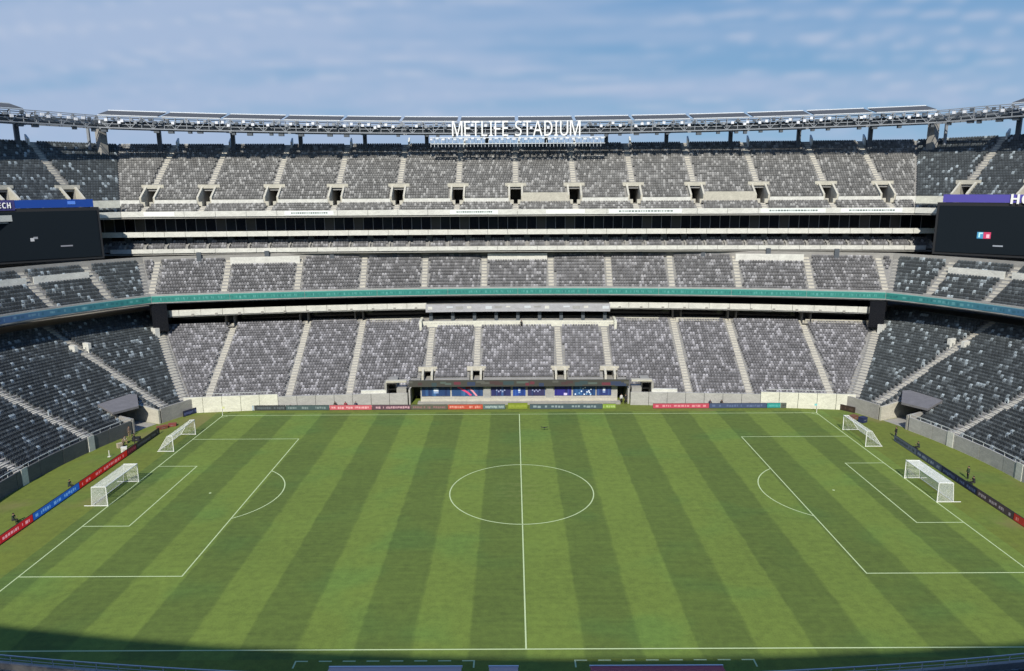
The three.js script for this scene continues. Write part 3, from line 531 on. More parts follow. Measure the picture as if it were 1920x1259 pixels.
{
  const lim = (d) => meet(ringFar, upEnd(1), d).far + 0.6 / 620;
  truss(ringFar, (d) => -lim(d), lim, 'long steel lighting truss with solar panels over the far upper tier', [0, 46, -79.5], { d: 13, lamps: true, posts: [-80.5, -64.6, -49.6, -35, -20.8, -6.9, 6.9, 20.8, 34.6, 49.1, 64.2, 79.6].map((x) => Math.asin(x / 620)) });
  for (const s of [-1, 1]) {
    const f0 = (d) => meet(ringFar, upEnd(1), d).end + 0.2 / 110, side = s < 0 ? 'left' : 'right';
    truss(rising(upEnd(s), 1.1), f0, K(0.7), `steel lighting truss with solar panels curving away over the ${side} corner`, [s * 117, 46, 0], { d: 13, lamps: true, skip: (p) => p[2] < -63, posts: [-0.63, -0.5, -0.37, -0.24, 0, 0.24, 0.48] });
  }
  truss(nearArc(86.5, 291), K(-0.36), K(0.36), 'lighting truss over the tier at the viewer’s back', [0, 46, 97], { d: 8.2, gap: -0.02, lamps: false, posts: [-0.3, -0.15, 0, 0.15, 0.3] });
  for (const s of [-1, 1]) {
    const m = meet(ringFar, upEnd(1), 20), b = thing('corner_pier', `stout grey pier holding the truss at the ${s < 0 ? 'left' : 'right'} far corner`, 'pier', [s * m.x, 44, m.z], 'corner piers');
    new B().box(s * m.x, 47.6, m.z, 1.7, 8.4, 1.6, s * 0.5).build('pier_shaft', M.concrete, b); new B().box(s * (m.x + 2.2), 47.6, m.z + 1, 0.5, 8.4, 0.5).build('pipe', M.steel, b);
    new B().box(s * m.x, 52.3, m.z + 0.2, 1.4, 1.0, 1.4, s * 0.5).build('pier_head', M.steelDark, b);
  }
}
{ // name in freestanding letters, on a railed gantry
  const sg = thing('letter_sign', 'tall white freestanding letters on a gantry at the middle of the far truss', 'sign', [0, 46.5, -78.9]);
  const font = await new FontLoader().loadAsync('fonts/droid/droid_sans_regular.typeface.json'), text = 'METLIFE STADIUM';
  const gs = [...text].map((ch) => ch === ' ' ? null : new TextGeometry(ch, { font, size: 1, depth: 0.1, curveSegments: 4, bevelEnabled: false }));
  const width = (ch, g) => { if (!g) return 0.3; g.computeBoundingBox(); return g.boundingBox.max.x - g.boundingBox.min.x; };
  const raw = gs.map((g, i) => width(text[i], g)), total = raw.reduce((a, b) => a + b + 0.16, -0.16), kx = 28.2 / total; let x = -14.2;
  gs.forEach((g, i) => {
    const w = raw[i] * kx;
    if (g) { const bb = g.boundingBox; g.translate(-bb.min.x, -bb.min.y, 0); g.scale(kx, 3.25 / (bb.max.y - bb.min.y), 3); g.translate(x, 48.85, -79.0); add(g, 'letter', M.letter, sg); }
    x += w + 0.16 * kx;
  });
  const b = new B(); b.box(0.2, 48.55, -79.2, 38.6, 0.16, 0.8); b.box(0.2, 47.3, -79.5, 38.6, 0.14, 0.5);
  for (let k = -19; k <= 19.4; k += 0.8) b.bar([k, 46.6, -79.5], [k, 48.5, -79.3], 0.07);
  b.build('gantry', M.alu, sg);
  for (let k = 0; k < 30; k++) new B().box(-18.8 + k * 1.3, 48.2 + (k % 2) * 0.2, -78.85, 0.5 + (k * 7 % 3) * 0.12, 0.36, 0.4).build('floodlight', k * 5 % 7 < 4 ? M.lamp : M.alu, sg);
}

// ================================================================== BIG SCREENS
for (const s of [-1, 1]) {
  const side = s < 0 ? 'left' : 'right', a = 42 * Math.PI / 180, ux = s * Math.cos(a), uz = Math.sin(a), o = [s * 81.3, 0, -56], Lw = 34;
  const P = (w, h, out = 0) => [o[0] + ux * w - s * uz * out, h, o[2] + uz * w + Math.cos(a) * out];
  const sb = thing('video_board', s < 0 ? 'wide dark video screen under a bright blue panel at the left edge' : 'wide dark video screen with a small cyan and pink logo at the right edge', 'video screen', [o[0], 24.9, o[2]]);
  const plate = (b, w0, w1, h0, h1, f, t) => { const c = P((w0 + w1) / 2, (h0 + h1) / 2, (f + t) / 2); return b.obox(c, [ux * (w1 - w0) / 2, 0, uz * (w1 - w0) / 2], [0, (h1 - h0) / 2, 0], [-s * uz * (f - t) / 2, 0, Math.cos(a) * (f - t) / 2]); };
  plate(new B(), -0.3, Lw, 24.6, 34.5, -0.2, -1.6).build('frame', M.black, sb);
  plate(new B(), 0.2, Lw - 0.4, 25.1, 33.9, -0.05, -0.2).build('screen', M.screen, sb);
  plate(new B(), 0.6, Lw, 34.55, 36.0, -0.1, -1.5).build('sponsor_panel', s < 0 ? std(0.008, 0.055, 0.3, 0.5) : std(0.09, 0.075, 0.36, 0.5), sb);
  if (s < 0) { plate(new B(), 13.3, Lw, 34.2, 36.05, -0.05, -0.12).build('sponsor_panel', std(0.045, 0.04, 0.16, 0.5), sb); plate(new B(), 3.6, 4.9, 35.1, 35.7, -0.02, -0.1).build('emblem', std(0.1, 0.25, 0.75, 0.5), sb); }
  const glow = (r, g, b, k) => std(r * 0.3, g * 0.3, b * 0.3, 0.5, { emissive: new THREE.Color(r, g, b), emissiveIntensity: k });
  if (s < 0) {
    plate(new B(), 11.0, 11.6, 28.5, 29.1, -0.03, -0.05).build('screen_emblem', glow(0.5, 0.52, 0.55, 0.6), sb); plate(new B(), 10.4, 11.1, 28.9, 29.3, -0.035, -0.045).build('screen_emblem', glow(0.3, 0.32, 0.36, 0.5), sb);
    plate(new B(), 4.9, 6.9, 27.25, 27.5, -0.03, -0.05).build('screen_caption', glow(0.25, 0.26, 0.3, 0.6), sb);
  } else {
    const e = part(sb, 'screen_emblem');
    plate(new B(), 6.9, 7.9, 27.9, 29.1, -0.03, -0.05).build('cyan_half', glow(0.08, 0.35, 0.6, 0.7), e); plate(new B(), 7.92, 9.1, 27.9, 29.1, -0.03, -0.05).build('pink_half', glow(0.7, 0.06, 0.16, 0.7), e);
    plate(new B(), 7.15, 7.4, 28.1, 29.0, -0.015, -0.028).build('light_bar', glow(0.5, 0.9, 0.95, 0.8), e); plate(new B(), 7.4, 7.8, 28.75, 29.0, -0.015, -0.028).build('light_bar', glow(0.5, 0.9, 0.95, 0.8), e);
    plate(new B(), 8.4, 8.9, 28.05, 28.7, -0.015, -0.028).build('light_bar', glow(0.95, 0.55, 0.65, 0.8), e);
    plate(new B(), 9.6, 11.2, 26.5, 26.75, -0.03, -0.05).build('screen_caption', glow(0.4, 0.44, 0.5, 0.6), sb);
  }
  const font = await new FontLoader().loadAsync('fonts/droid/droid_sans_bold.typeface.json'), word = 'HCLTECH', size = s < 0 ? 1.0 : 1.75;
  let w = s < 0 ? 22.6 : 11.5;                        // left screen: the word ends here; right screen: it begins here
  for (const ch of (s < 0 ? [...word].reverse() : [...word])) {
    const g = new TextGeometry(ch, { font, size, depth: 0.12, curveSegments: 4, bevelEnabled: false }); g.computeBoundingBox(); const kx = s < 0 ? 0.72 : 1, bw = (g.boundingBox.max.x - g.boundingBox.min.x) * kx;
    g.translate(-g.boundingBox.min.x, 0, 0); g.scale(kx, 1, 1);
    if (s < 0) { const p = P(w > 22 ? (w = 13.9 + bw) : (w += bw + 0.2), 34.6, 0); g.rotateY(a).translate(...p); } else { const p = P(w, 34.35, 0); g.rotateY(-a).translate(...p); w += bw + 0.35; }
    add(g, 'letter', M.letter, sb);
  }
}

// ================================================================== FIELD CLUB BUNKER with banners
{
  const c = thing('field_bunker', 'sunken field club bunker with dark roof in the middle of the far stand', 'bunker', [0, 0, -40]);
  const roofPrint = print(1024, 32, (g, w, h) => { g.fillStyle = '#45443f'; g.fillRect(0, 0, w, h); for (let k = 0; k < 26; k++) { g.fillStyle = ['#5a5a55', '#4b3a3a', '#3a4a4e', '#56625c', '#6a3540', '#35405a'][k % 6]; g.fillRect((k * 397) % w, 4 + (k * 7) % 12, 16 + (k * 31) % 40, 10 + (k % 3) * 4); } });
  new B().obox([0, 3.6, -40.45], [19.5, 0, 0], [0, 0.1, 0], [0, 0.78, 2.75]).build('roof', M.steelDark, c);
  new B().face([-19.4, 3.3, -37.58], [19.4, 3.3, -37.58], [19.4, 4.5, -37.58], [-19.4, 4.5, -37.58]).build('roof_fascia', roofPrint, c);
  new B().box(0, 3.9, -37.7, 38.9, 1.18, 0.2).build('fascia_core', M.steelDark, c);
  new B().box(0, 1.9, -38.9, 35.2, 4.4, 0.3).build('back_wall', M.wall, c);
  for (const s of [-1, 1]) { new B().box(s * 19.45, 1.35, -40.4, 0.3, 2.8, 5.4).build('side_wall', M.wall, c); new B().box(s * 18.45, 1.6, -43.2, 1.7, 3.2, 0.2).build('doorway', M.steelDark, c); }
  new B().box(0, 0.22, -38.0, 36, 0.44, 1.3).build('step', M.concrete, c); new B().box(0, 0.72, -38.45, 35, 0.55, 0.6).build('bench_step', M.pale, c);
  const spec = [[-17.8, -12.6, '#24406e', 0, 'navy banner with a white emblem, leftmost in the bunker'], [-12.3, -6.6, '#2a4a78', 1, 'navy banner with pink brush strokes left of the bunker middle'], [-5.1, -1.5, '#2b2f63', 2, 'dark navy banner with small white marks just left of centre'], [-1.1, 1.2, '#25489b', 0, 'bright blue banner with a white emblem at the bunker centre'], [1.6, 4.8, '#34345c', 2, 'dark navy banner with grey marks just right of centre'],
    [6.5, 9.6, '#2c2a82', 3, 'violet blue banner right of the grey pillar'], [9.9, 14.0, '#244a7e', 4, 'blue banner with white speckled stars'], [14.2, 16.9, '#2a3a74', 0, 'navy banner with a white emblem, rightmost in the bunker']];
  for (const [p0, p1, col, kind, label] of spec) {
    const x0 = p0 * 0.976, x1 = p1 * 0.976;
    const m = print(192, 96, (g, w, h) => {
      g.fillStyle = col; g.fillRect(0, 0, w, h); let k = Math.round(x0 * 100) + 5000; const r = () => (k = (k * 16807) % 2147483647) / 2147483647;
      for (let i = 0; i < 5; i++) { g.fillStyle = `rgba(${r() < 0.5 ? '20,30,70' : '80,130,180'},0.35)`; g.fillRect(r() * w, 0, 8 + r() * 20, h); }
      g.fillStyle = '#dfe8f6';
      if (kind === 0) { g.fillRect(w * 0.42, h * 0.2, w * 0.17, h * 0.3); g.fillStyle = '#8fa6cf'; g.fillRect(w * 0.42, h * 0.55, w * 0.17, h * 0.16); }
      if (kind === 1) { g.strokeStyle = '#dd4a78'; g.lineWidth = 15; g.beginPath(); g.moveTo(w * 0.2, h * 0.05); g.lineTo(w * 0.5, h * 0.6); g.lineTo(w * 0.62, h * 0.95); g.stroke(); g.strokeStyle = '#e99aa6'; g.lineWidth = 12; g.beginPath(); g.moveTo(w * 0.5, 0); g.lineTo(w * 0.68, h * 0.5); g.lineTo(w * 0.8, h); g.stroke(); g.fillStyle = '#8a1530'; g.fillRect(w * 0.45, 0, w * 0.15, h * 0.25); }
      if (kind === 2) { g.fillStyle = '#9aa3c8'; for (let i = 0; i < 5; i++) g.fillRect(w * (0.25 + 0.1 * i), h * (0.3 + 0.15 * (i % 2)), 14, 16); }
      if (kind === 3) { g.fillStyle = '#cfc6ee'; g.fillRect(w * 0.55, h * 0.72, w * 0.2, h * 0.26); }
      if (kind === 4) for (let i = 0; i < 14; i++) { g.fillStyle = r() < 0.5 ? '#e6f2ff' : '#79a9cf'; g.fillRect(r() * w * 0.9, r() * h * 0.85, 12, 14); }
    });
    const t = thing('banner', label, 'banner', [(x0 + x1) / 2, 1.3, -38.6], 'banners along the bunker');
    new B().box((x0 + x1) / 2, 2.15, -38.66, x1 - x0, 1.75, 0.06).build('backing', M.dark, t);
    new B().face([x0, 1.3, -38.62], [x1, 1.3, -38.62], [x1, 3.02, -38.62], [x0, 3.02, -38.62]).build('print', m, t);
  }
  for (const x of [-5.7, 5.5]) new B().box(x, 2.1, -38.6, 1.25, 2.2, 0.4).build('pillar', M.grey, c);
}

// ================================================================== ADVERTISING BOARDS
function boardFace(base, bars, ink, glow = 0) {
  const m = print(512, 64, (g, w, h) => { g.fillStyle = base; g.fillRect(0, 0, w, h); g.fillStyle = ink; let k = bars * 7919 + 13; const r = () => (k = (k * 16807) % 2147483647) / 2147483647; for (let x = 24; x < w - 40;) { const q = 8 + r() * 20; if (r() < 0.78) { g.fillRect(x, 18 + r() * 6, q, 22 + r() * 8); } x += q + 7; } });
  if (glow) { m.emissive.setScalar(1); m.emissiveMap = m.map; m.emissiveIntensity = glow; }
  return m;
}
function adBoard(p, q, label, face, group, h = 0.95) {       // p, q: ends of the board on the turf
  const dx = q[0] - p[0], dz = q[1] - p[1], L = Math.hypot(dx, dz), ux = dx / L, uz = dz / L, nx = -uz, nz = ux, t = thing('advertising_board', label, 'advertising board', [(p[0] + q[0]) / 2, 0, (p[1] + q[1]) / 2], group);
  const V = (s, y, o) => [p[0] + ux * s + nx * o, y, p[1] + uz * s + nz * o], g = 0.04;
  new B().obox([(p[0] + q[0]) / 2, h / 2, (p[1] + q[1]) / 2], [ux * (L / 2 - g), 0, uz * (L / 2 - g)], [0, h / 2, 0], [nx * 0.06, 0, nz * 0.06]).build('cabinet', M.black, t);
  new B().face(V(g, 0.06, 0.064), V(L - g, 0.06, 0.064), V(L - g, h - 0.02, 0.064), V(g, h - 0.02, 0.064)).build('panel_face', face, t);
  const f = new B(), n = Math.max(2, Math.round(L / 2)); for (let k = 0; k < n; k++) { const s = (k + 0.5) * L / n; f.bar(V(s, h * 0.9, -0.06), V(s, 0.02, -0.5), 0.03); } f.build('strut', M.steel, t);
}
{
  const F = [[-54.9, -49.4, '#2c3a55', '#4a566e', 'navy board nearest the far left corner'], [-49.4, -46.1, '#9fb0ba', '#b9c6cc', 'short pale grey blue board near the far left corner'], [-46.1, -40.6, '#3b4043', '#5c6468', 'charcoal board right of the pale short one'], [-40.6, -33.0, '#47585a', '#7c8a8a', 'slate board with grey lettering left of the red run'],
    [-33.0, -25.6, '#c2606a', '#e3a9ad', 'faded red board with pink lettering, left end of the red run'], [-25.6, -18.8, '#5c4450', '#c49aa4', 'dark plum board with pale lettering beside the left bunker end'], [-18.8, -12.4, '#5b5a4e', '#8b6a68', 'murky olive and plum board in front of the bunker'], [-12.4, -6.3, '#b8503c', '#dc9a8a', 'orange red board with pale lettering in front of the bunker'], [-6.3, -2.4, '#5d6f70', '#a9b8b6', 'short slate board left of the yellow one'],
    [-2.0, 1.5, '#7c8a2c', '#93a03e', 'olive yellow board level with the halfway line'], [1.8, 14.5, '#47585f', '#8b9a9e', 'long slate board right of the halfway line'], [14.5, 16.8, '#7f9a3a', '#b4c886', 'short lime board at the end of the slate one'], [23.2, 33.0, '#b8475a', '#d98f96', 'crimson board with pink lettering on the right half'], [33.0, 43.0, '#42506f', '#5c6a8c', 'navy board with dim lettering right of the crimson one'], [43.0, 45.4, '#2d8f8a', '#56aaa6', 'small teal board right of the navy one'], [45.4, 50.2, '#5b605a', '#3f4440', 'grey board with dark lettering between two teal ones'], [50.2, 53, '#4b9c9a', '#7fc0be', 'small teal board nearest the far right corner']];
  F.forEach(([a, b, c, k, label], i) => adBoard([a, -34.75], [b, -34.75], label + ', far touchline', boardFace(c, i + 3, k), 'boards along the far touchline', i === 9 ? 1.15 : 0.92));
  const Lf = [[16, 7.8, '#c01c2c', '#f0a8b4', 'red board with pink lettering, nearest the left image edge'], [7.8, -1.4, '#1558b4', '#6fa3e0', 'bright blue board in front of the left goal net'], [-1.4, -13.2, '#b41416', '#dc7f88', 'long red board directly behind the left goal'], [-13.2, -15.8, '#4a0c20', '#7a2a44', 'short dark maroon board past the left goal'], [-15.8, -23, '#181a20', '#3a3e48', 'black board at the far end behind the left goal']];
  Lf.forEach(([z0, z1, c, k, label], i) => adBoard([-57, z0], [-57, z1], label, boardFace(c, i + 31, k, 0.45), 'boards behind the left goal'));
  const Rf = [[-18, -11.8, '#5a6474', '#2c3442', 'grey board with dark lettering, far end behind the right goal'], [-11.8, -5.6, '#3c4660', '#8a94a8', 'slate blue board just beyond the right goal'], [-5.6, 1.9, '#141c40', '#4a5680', 'navy board directly behind the right goal'], [1.9, 8.6, '#4a3c44', '#a89aa2', 'grey plum board with pale lettering nearer than the right goal'], [8.6, 16, '#b4322c', '#e08a80', 'red board nearest the right image edge']];
  Rf.forEach(([z0, z1, c, k, label], i) => adBoard([56.5, z0], [56.5, z1], label, boardFace(c, i + 51, k, 0.15), 'boards behind the right goal'));
}

// ================================================================== GOALS
function goal(name, label, group, base, dir, W, H, top, bottom, grid, thick, stake) {   // dir: way the net lies from the mouth (+1 = +x)
  const t = thing(name, label, 'goal', base, group), [bx, , bz] = base, V = (d, y, z) => [bx + dir * d, y, bz + z], w = W / 2;
  for (const s of [-1, 1]) new B().bar(V(0, 0, s * w), V(0, H, s * w), 0.06, 8).build('post', M.goal, t);
  new B().bar(V(0, H, -w - 0.07), V(0, H, w + 0.07), 0.06, 8).build('crossbar', M.goal, t);
  const f = new B(); for (const s of [-1, 1]) { f.bar(V(0, 0.05, s * w), V(bottom + stake, 0.05, s * w), 0.045); f.bar(V(top, H - 0.03, s * w), V(bottom, 0.05, s * w), 0.04, 5); f.bar(V(0, H, s * w), V(top, H - 0.03, s * w), 0.045, 5); } f.bar(V(bottom, 0.05, -w), V(bottom, 0.05, w), 0.045); f.build('back_frame', M.goal, t);
  const n = new B(), S = (a, b) => n.bar(a, b, thick, 3), B0 = (k) => [mix(top, bottom, k), mix(H - 0.03, 0.06, k)], hb = Math.hypot(H, bottom - top);
  for (let z = -w; z <= w + 1e-6; z += grid) { S(V(0, H - 0.02, z), V(top, H - 0.05, z)); S(V(top, H - 0.05, z), V(bottom, 0.06, z)); }
  for (let d = grid; d <= top; d += grid) S(V(d, H - 0.05, -w), V(d, H - 0.05, w));
  for (let k = 0; k <= 1; k += grid / hb) { const [d, y] = B0(k); S(V(d, y, -w), V(d, y, w)); }
  for (const s of [-1, 1]) { for (let y = grid; y < H; y += grid) S(V(0, y, s * w), V(mix(bottom, top, y / H), y, s * w)); for (let d = grid; d < Math.max(top, bottom); d += grid) { const hh = d <= top ? H : H * (bottom - d) / (bottom - top || 1); if (hh > 0.05) S(V(d, 0, s * w), V(d, hh, s * w)); } }
  n.build('net', M.net, t);
}
goal('football_goal', 'main goal with white box net at the left end', 'match goals', [-HALF + 0.06, 0, 0], -1, 7.44, 2.5, 1.75, 2.0, 0.14, 0.012, 0.9);
goal('football_goal', 'main goal with white box net at the right end', 'match goals', [HALF - 0.06, 0, 0], 1, 7.44, 2.5, 1.75, 2.0, 0.14, 0.012, 0.9);
goal('training_goal', 'spare goal with slanting back frame beside the left corner', 'spare goals', [-51, 0, -18.6], -1, 7.5, 2.4, 0.75, 2.3, 0.22, 0.008, 0.1);
goal('training_goal', 'spare goal with slanting back frame beside the right corner', 'spare goals', [51, 0, -19.3], 1, 7.5, 2.4, 0.75, 2.4, 0.22, 0.008, 0.1);

// corner flags
for (const [x, z, label] of [[-HALF, -WIDE, 'thin corner flag pole at the far left corner'], [HALF, -WIDE, 'thin corner flag pole at the far right corner']]) {
  const t = thing('corner_flag', label, 'corner flag', [x, 0, z], 'corner flags');
  new B().bar([x, 0, z], [x, 1.6, z], 0.04, 6).build('pole', M.goal, t);
  new B().box(x - Math.sign(x) * 0.24, 1.4, z, 0.44, 0.34, 0.02).build('flag', x < 0 ? std(0.6, 0.62, 0.3) : std(0.2, 0.55, 0.55), t);
}
// dugout shelters whose roofs show along the bottom edge
for (const [x0, x1, m, label] of [[-15.1, -5, M.bench, 'mauve roofed dugout left of the halfway line at the bottom edge'], [-2.9, -0.7, M.bench, 'small lavender topped shelter by the halfway line at the bottom edge'], [4.8, 14.9, M.benchRed, 'dark red roofed dugout right of the halfway line at the bottom edge']]) {
  const t = thing('dugout', label, 'dugout', [(x0 + x1) / 2, 0, 37], 'dugouts along the near touchline'), xc = (x0 + x1) / 2, w = x1 - x0;
  new B().obox([xc, 2.06, 37.6], [w / 2, 0, 0], [0, 0.05, 0], [0, 0.12, 0.75]).build('roof', m, t);
  new B().box(xc, 1.98, 36.86, w + 0.1, 0.14, 0.1).build('roof_edge', M.alu, t);
  new B().box(xc, 1.0, 38.05, w, 2.0, 0.08).build('back_panel', M.dark, t);
  for (const s of [-1, 1]) new B().box(xc + s * (w / 2 - 0.04), 1.0, 37.5, 0.06, 2.0, 1.1).build('side_panel', M.steel, t);
  const n = Math.max(2, Math.round(w / 0.7)); for (let k = 0; k < n; k++) { const b = new B(), x = mix(x0 + 0.35, x1 - 0.35, k / (n - 1)); b.box(x, 0.48, 37.5, 0.5, 0.12, 0.5).box(x, 0.85, 37.8, 0.5, 0.7, 0.1); b.build('seat', M.dark, t); }
}

// ================================================================== PEOPLE AND LOOSE THINGS
function bodyGeo(joints, bones) {
  const R = 60, mc = new MarchingCubes(R, M.seat, false, false, 40000); mc.isolation = 0; mc.reset();
  const f = mc.field, P = (i) => (i - R / 2) / (R / 2);
  for (let z = 0; z < R; z++) for (let y = 0; y < R; y++) for (let x = 0; x < R; x++) {
    const p = [P(x), P(y) + 0.92, P(z)]; let d = 9;
    for (const [a, b, ra, rb] of bones) {
      const A = joints[a], C = joints[b], ab = [C[0] - A[0], C[1] - A[1], C[2] - A[2]], ap = [p[0] - A[0], p[1] - A[1], p[2] - A[2]], L = ab[0] ** 2 + ab[1] ** 2 + ab[2] ** 2 || 1e-6;
      const t = clamp((ab[0] * ap[0] + ab[1] * ap[1] + ab[2] * ap[2]) / L, 0, 1), q = Math.hypot(ap[0] - ab[0] * t, ap[1] - ab[1] * t, ap[2] - ab[2] * t) - mix(ra, rb, t);
      const k = 0.03, h = clamp(0.5 + 0.5 * (d - q) / k, 0, 1); d = mix(d, q, h) - k * h * (1 - h);
    }
    f[x + y * R + z * R * R] = -d;
  }
  mc.update();
  const n = mc.count, g = new THREE.BufferGeometry(), pos = mc.positionArray.slice(0, n * 3); for (let i = 1; i < pos.length; i += 3) pos[i] += 0.92;
  g.setAttribute('position', new THREE.BufferAttribute(Float32Array.from(pos), 3)); g.setAttribute('normal', new THREE.BufferAttribute(Float32Array.from(mc.normalArray.slice(0, n * 3)), 3)); return g;
}
const J = {
  stand: { hip: [0, 0.95, 0], chest: [0, 1.32, 0], neck: [0, 1.5, 0.01], head: [0, 1.63, 0.03], crown: [0, 1.68, 0.01], sl: [-0.18, 1.42, 0], sr: [0.18, 1.42, 0], el: [-0.25, 1.14, 0.02], er: [0.25, 1.14, 0.02], wl: [-0.26, 0.9, 0.1], wr: [0.26, 0.9, 0.1], fl: [-0.26, 0.79, 0.14], fr: [0.26, 0.79, 0.14], pl: [-0.09, 0.9, 0], pr: [0.09, 0.9, 0], kl: [-0.1, 0.5, 0.02], kr: [0.11, 0.5, 0.03], al: [-0.11, 0.08, -0.02], ar: [0.13, 0.08, 0], tl: [-0.13, 0.04, 0.15], tr: [0.16, 0.04, 0.16] },
  sit: { hip: [0, 0.5, -0.1], chest: [0, 0.86, -0.04], neck: [0, 1.04, 0], head: [0, 1.17, 0.05], crown: [0, 1.21, 0.03], sl: [-0.18, 0.97, -0.02], sr: [0.18, 0.97, -0.02], el: [-0.26, 0.74, 0.12], er: [0.26, 0.74, 0.12], wl: [-0.1, 0.82, 0.34], wr: [0.1, 0.86, 0.34], fl: [-0.04, 0.9, 0.38], fr: [0.05, 0.93, 0.38], pl: [-0.1, 0.48, -0.08], pr: [0.1, 0.48, -0.08], kl: [-0.14, 0.5, 0.34], kr: [0.14, 0.5, 0.34], al: [-0.14, 0.08, 0.3], ar: [0.14, 0.08, 0.3], tl: [-0.15, 0.04, 0.46], tr: [0.15, 0.04, 0.46] },
};
const bones = [['hip', 'chest', 0.14, 0.15], ['pl', 'pr', 0.12, 0.12], ['sl', 'sr', 0.075, 0.075], ['chest', 'neck', 0.12, 0.06], ['neck', 'head', 0.055, 0.07], ['head', 'crown', 0.095, 0.1], ['sl', 'el', 0.06, 0.045], ['sr', 'er', 0.06, 0.045], ['el', 'wl', 0.045, 0.032], ['er', 'wr', 0.045, 0.032], ['wl', 'fl', 0.034, 0.028], ['wr', 'fr', 0.034, 0.028], ['pl', 'kl', 0.09, 0.062], ['pr', 'kr', 0.09, 0.062], ['kl', 'al', 0.06, 0.042], ['kr', 'ar', 0.06, 0.042], ['al', 'tl', 0.045, 0.036], ['ar', 'tr', 0.045, 0.036]];
const bodies = { stand: bodyGeo(J.stand, bones), sit: bodyGeo(J.sit, bones) };
const skin = [0.42, 0.25, 0.17], matBody = new THREE.MeshStandardMaterial({ vertexColors: true, roughness: 0.85 });
function person(pose, x, z, y, turn, shirt, legs, hair, label) {
  const t = thing('person', label, 'person', [x, y, z]), g = bodies[pose].clone(), p = g.attributes.position, c = new Float32Array(p.count * 3), j = J[pose];
  for (let i = 0; i < p.count; i++) {
    const v = [p.getX(i), p.getY(i), p.getZ(i)], near = (k, r) => Math.hypot(v[0] - j[k][0], v[1] - j[k][1], v[2] - j[k][2]) < r;
    let q = v[1] > j.neck[1] + 0.01 ? skin : near('fl', 0.1) || near('fr', 0.1) ? skin : (pose === 'stand' ? v[1] > j.hip[1] + 0.02 || Math.abs(v[0]) > 0.2 : v[1] > 0.6 && (v[2] < 0.3 || v[1] > 0.66)) ? shirt : legs;
    if (v[1] < 0.085) q = [0.03, 0.03, 0.03];
    c.set(q, i * 3);
  }
  g.setAttribute('color', new THREE.BufferAttribute(c, 3));
  const m = new THREE.Mesh(g, matBody); m.name = 'body'; m.castShadow = m.receiveShadow = true; t.add(m);
  const hs = new THREE.SphereGeometry(0.112, 12, 8, 0, Math.PI * 2, 0, Math.PI * 0.55); hs.rotateX(-0.45); hs.translate(...j.crown);
  const h = new THREE.Mesh(hs, std(...hair, 0.9)); h.name = 'hair'; t.add(h);
  const nose = new B().obox([0, j.head[1] + 0.005, j.head[2] + 0.1], [0.012, 0, 0], [0, 0.022, 0.006], [0, 0, 0.018]).geo(), nm = new THREE.Mesh(nose, std(...skin, 0.8)); nm.name = 'nose'; t.add(nm);
  for (const e of [-1, 1]) { const eye = new THREE.Mesh(new THREE.SphereGeometry(0.012, 6, 5), M.black); eye.name = 'eye'; eye.position.set(e * 0.035, j.head[1] + 0.035, j.head[2] + 0.09); t.add(eye); const ear = new THREE.Mesh(new THREE.SphereGeometry(0.026, 6, 5), std(...skin, 0.8)); ear.name = 'ear'; ear.scale.set(0.5, 1, 0.8); ear.position.set(e * 0.1, j.head[1] + 0.02, j.head[2] - 0.02); t.add(ear); }
  new B().box(0, j.head[1] - 0.045, j.head[2] + 0.088, 0.045, 0.01, 0.012);
  t.rotation.y = turn; return t;
}
const dk = [0.03, 0.045, 0.03], nv = [0.02, 0.025, 0.06], bk = [0.02, 0.02, 0.022], tan = [0.3, 0.22, 0.13], hr = [0.02, 0.015, 0.012];
const E = Math.PI / 2;
person('sit', -58.9, 8.2, -0.05, E, dk, bk, hr, 'person in dark green seated behind the red board at the left edge');
person('sit', -58.3, -1.6, -0.05, E, dk, bk, hr, 'person in dark green seated where the blue board meets the long red one');
person('stand', -58.9, -15.9, 0, E, tan, bk, hr, 'person in a tan top standing behind the maroon board');
person('stand', -58.3, -17.9, 0, E + 0.6, bk, bk, hr, 'person all in black standing behind the black board');
person('sit', -60, -18.4, -0.05, E, [0.35, 0.3, 0.22], tan, hr, 'person in a beige top seated near the left tunnel mouth');
person('stand', -60.9, -21.4, 0, E - 0.5, [0.14, 0.1, 0.08], tan, hr, 'person in a brown top standing nearest the left tunnel mouth');
person('stand', 57.4, -19.3, 0, -E, bk, nv, hr, 'person in black standing at the far end of the boards behind the right goal');
person('sit', 58.0, -14.2, -0.05, -E, dk, bk, hr, 'person in dark green seated behind the grey board past the right goal');
person('stand', 58.6, -3.4, 0, -E, [0.05, 0.08, 0.04], bk, hr, 'person in olive standing behind the right goal');
person('sit', 58.0, -1.3, -0.05, -E, bk, bk, hr, 'person in black seated behind the right goal boards');
person('stand', 18.2, -37.9, 0, 0.2, [0.6, 0.6, 0.58], bk, hr, 'person in a white top standing by the right end of the bunker');
person('stand', 18.9, -37.6, 0, 0.5, bk, bk, hr, 'person in black standing by the right end of the bunker');
person('sit', -40, -35.7, -0.05, 0, nv, bk, hr, 'person in navy seated behind the slate board on the far left');
person('sit', -32.2, -35.7, -0.05, 0, bk, bk, hr, 'person in black seated behind the left end of the red run of boards');
person('sit', -30.4, -35.7, -0.05, 0, [0.25, 0.03, 0.05], bk, hr, 'person in dark red seated behind the faded red board');
person('sit', -28.6, -35.7, -0.05, 0, nv, nv, hr, 'person in navy seated behind the right half of the faded red board');
person('sit', 33.4, -35.7, -0.05, 0, nv, bk, hr, 'person in navy seated behind the joint of crimson and navy boards');
person('sit', 35.4, -35.7, -0.05, 0.3, bk, bk, hr, 'person in black seated behind the navy board');
person('sit', 40.3, -35.7, -0.05, -0.3, bk, nv, hr, 'person in black and navy seated behind the right end of the navy board');
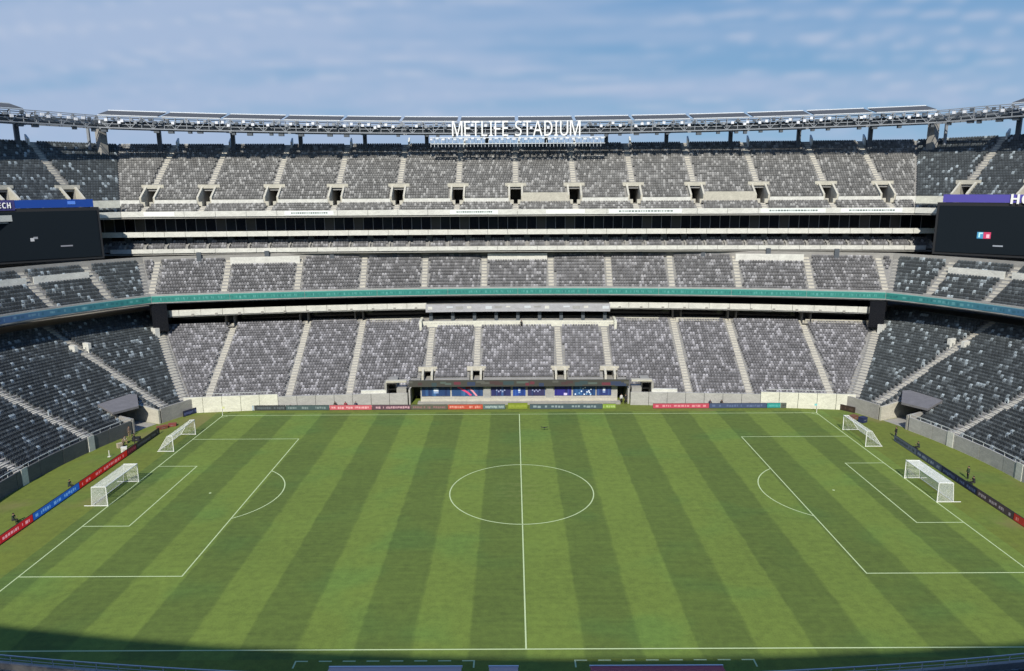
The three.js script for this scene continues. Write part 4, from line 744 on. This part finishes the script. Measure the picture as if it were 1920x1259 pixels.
{ const r = lowRows[25], tt = Math.asin(0.7 / 420), p = lowFar.pt(tt, r.d + 0.3, r.h); person('stand', p[0], p[2], p[1], 0, bk, bk, hr, 'person in black standing high in the middle block of the far lower tier'); }

function crate(name, label, category, x, z, w, h, d, m, turn = 0) {
  const t = thing(name, label, category, [x, 0, z]);
  new B().box(x, h * 0.45, z, w, h * 0.86, d, turn).build('body', m, t); new B().box(x, h * 0.94, z, w * 1.03, h * 0.1, d * 1.03, turn).build('lid', m, t);
  new B().box(x, h * 0.5, z, w * 0.4, h * 0.08, d * 1.08, turn).build('latch', M.steel, t); return t;
}
crate('equipment_case', 'white equipment case by the maroon board', 'case', -58.3, -14.9, 0.8, 0.75, 0.6, M.white, 0.4);
crate('equipment_case', 'black equipment case near the left tunnel', 'case', -58.9, -19.6, 1.1, 0.6, 0.7, M.black, 0.2);
crate('equipment_case', 'beige equipment case near the left tunnel', 'case', -59.8, -16.7, 0.9, 0.7, 0.6, std(0.42, 0.36, 0.26), 0.9);
crate('equipment_case', 'red brown case on the worn turf behind the left spare goal', 'case', -57.6, -25.2, 1.5, 0.5, 0.8, std(0.2, 0.06, 0.035), 0.8);
crate('equipment_case', 'dark red case beside the red brown one', 'case', -56.6, -26.6, 1.2, 0.45, 0.8, std(0.22, 0.05, 0.04), 0.3);
crate('equipment_case', 'brown case behind the right spare goal', 'case', 55.2, -28.6, 1.4, 0.6, 0.9, std(0.16, 0.07, 0.04), 0.5);
crate('equipment_case', 'navy case behind the right spare goal', 'case', 55.9, -26.8, 1.1, 0.9, 0.9, std(0.015, 0.025, 0.08), 0.5);
{ const t = thing('marker_post', 'short white marker post on the turf behind the left boards', 'post', [-59.4, 0, -12.9]); new B().bar([-59.4, 0, -12.9], [-59.4, 0.95, -12.9], 0.07, 6).build('shaft', M.white, t); new B().box(-59.4, 0.03, -12.9, 0.4, 0.06, 0.4).build('foot', M.white, t); }
{ // low barrier turning the far left corner, navy
  adBoard([-56.9, -31.2], [-55.1, -34.6], 'dark navy barrier turning the far left corner', boardFace('#20284c', 77, '#5a6494'), 'corner barriers', 1.0);
  adBoard([54.4, -34.6], [56.9, -31.6], 'dark brown barrier turning the far right corner', boardFace('#3a2c26', 78, '#54443c'), 'corner barriers', 1.0);
}
{ // dark bird low over the turf
  const t = thing('bird', 'small dark bird with spread wings over the turf near the centre spot', 'bird', [3.9, 0.5, -23.4]), g = new THREE.SphereGeometry(0.13, 10, 8); g.scale(1, 0.8, 1.9); g.translate(3.9, 0.5, -23.4); add(g, 'body', M.black, t);
  for (const s of [-1, 1]) new B().obox([3.9 + s * 0.3, 0.55, -23.45], [0.26, s * 0.06, 0.02], [0, 0.012, 0], [0, 0, 0.13]).build('wing', M.black, t);
}

renderer.render(scene, camera);
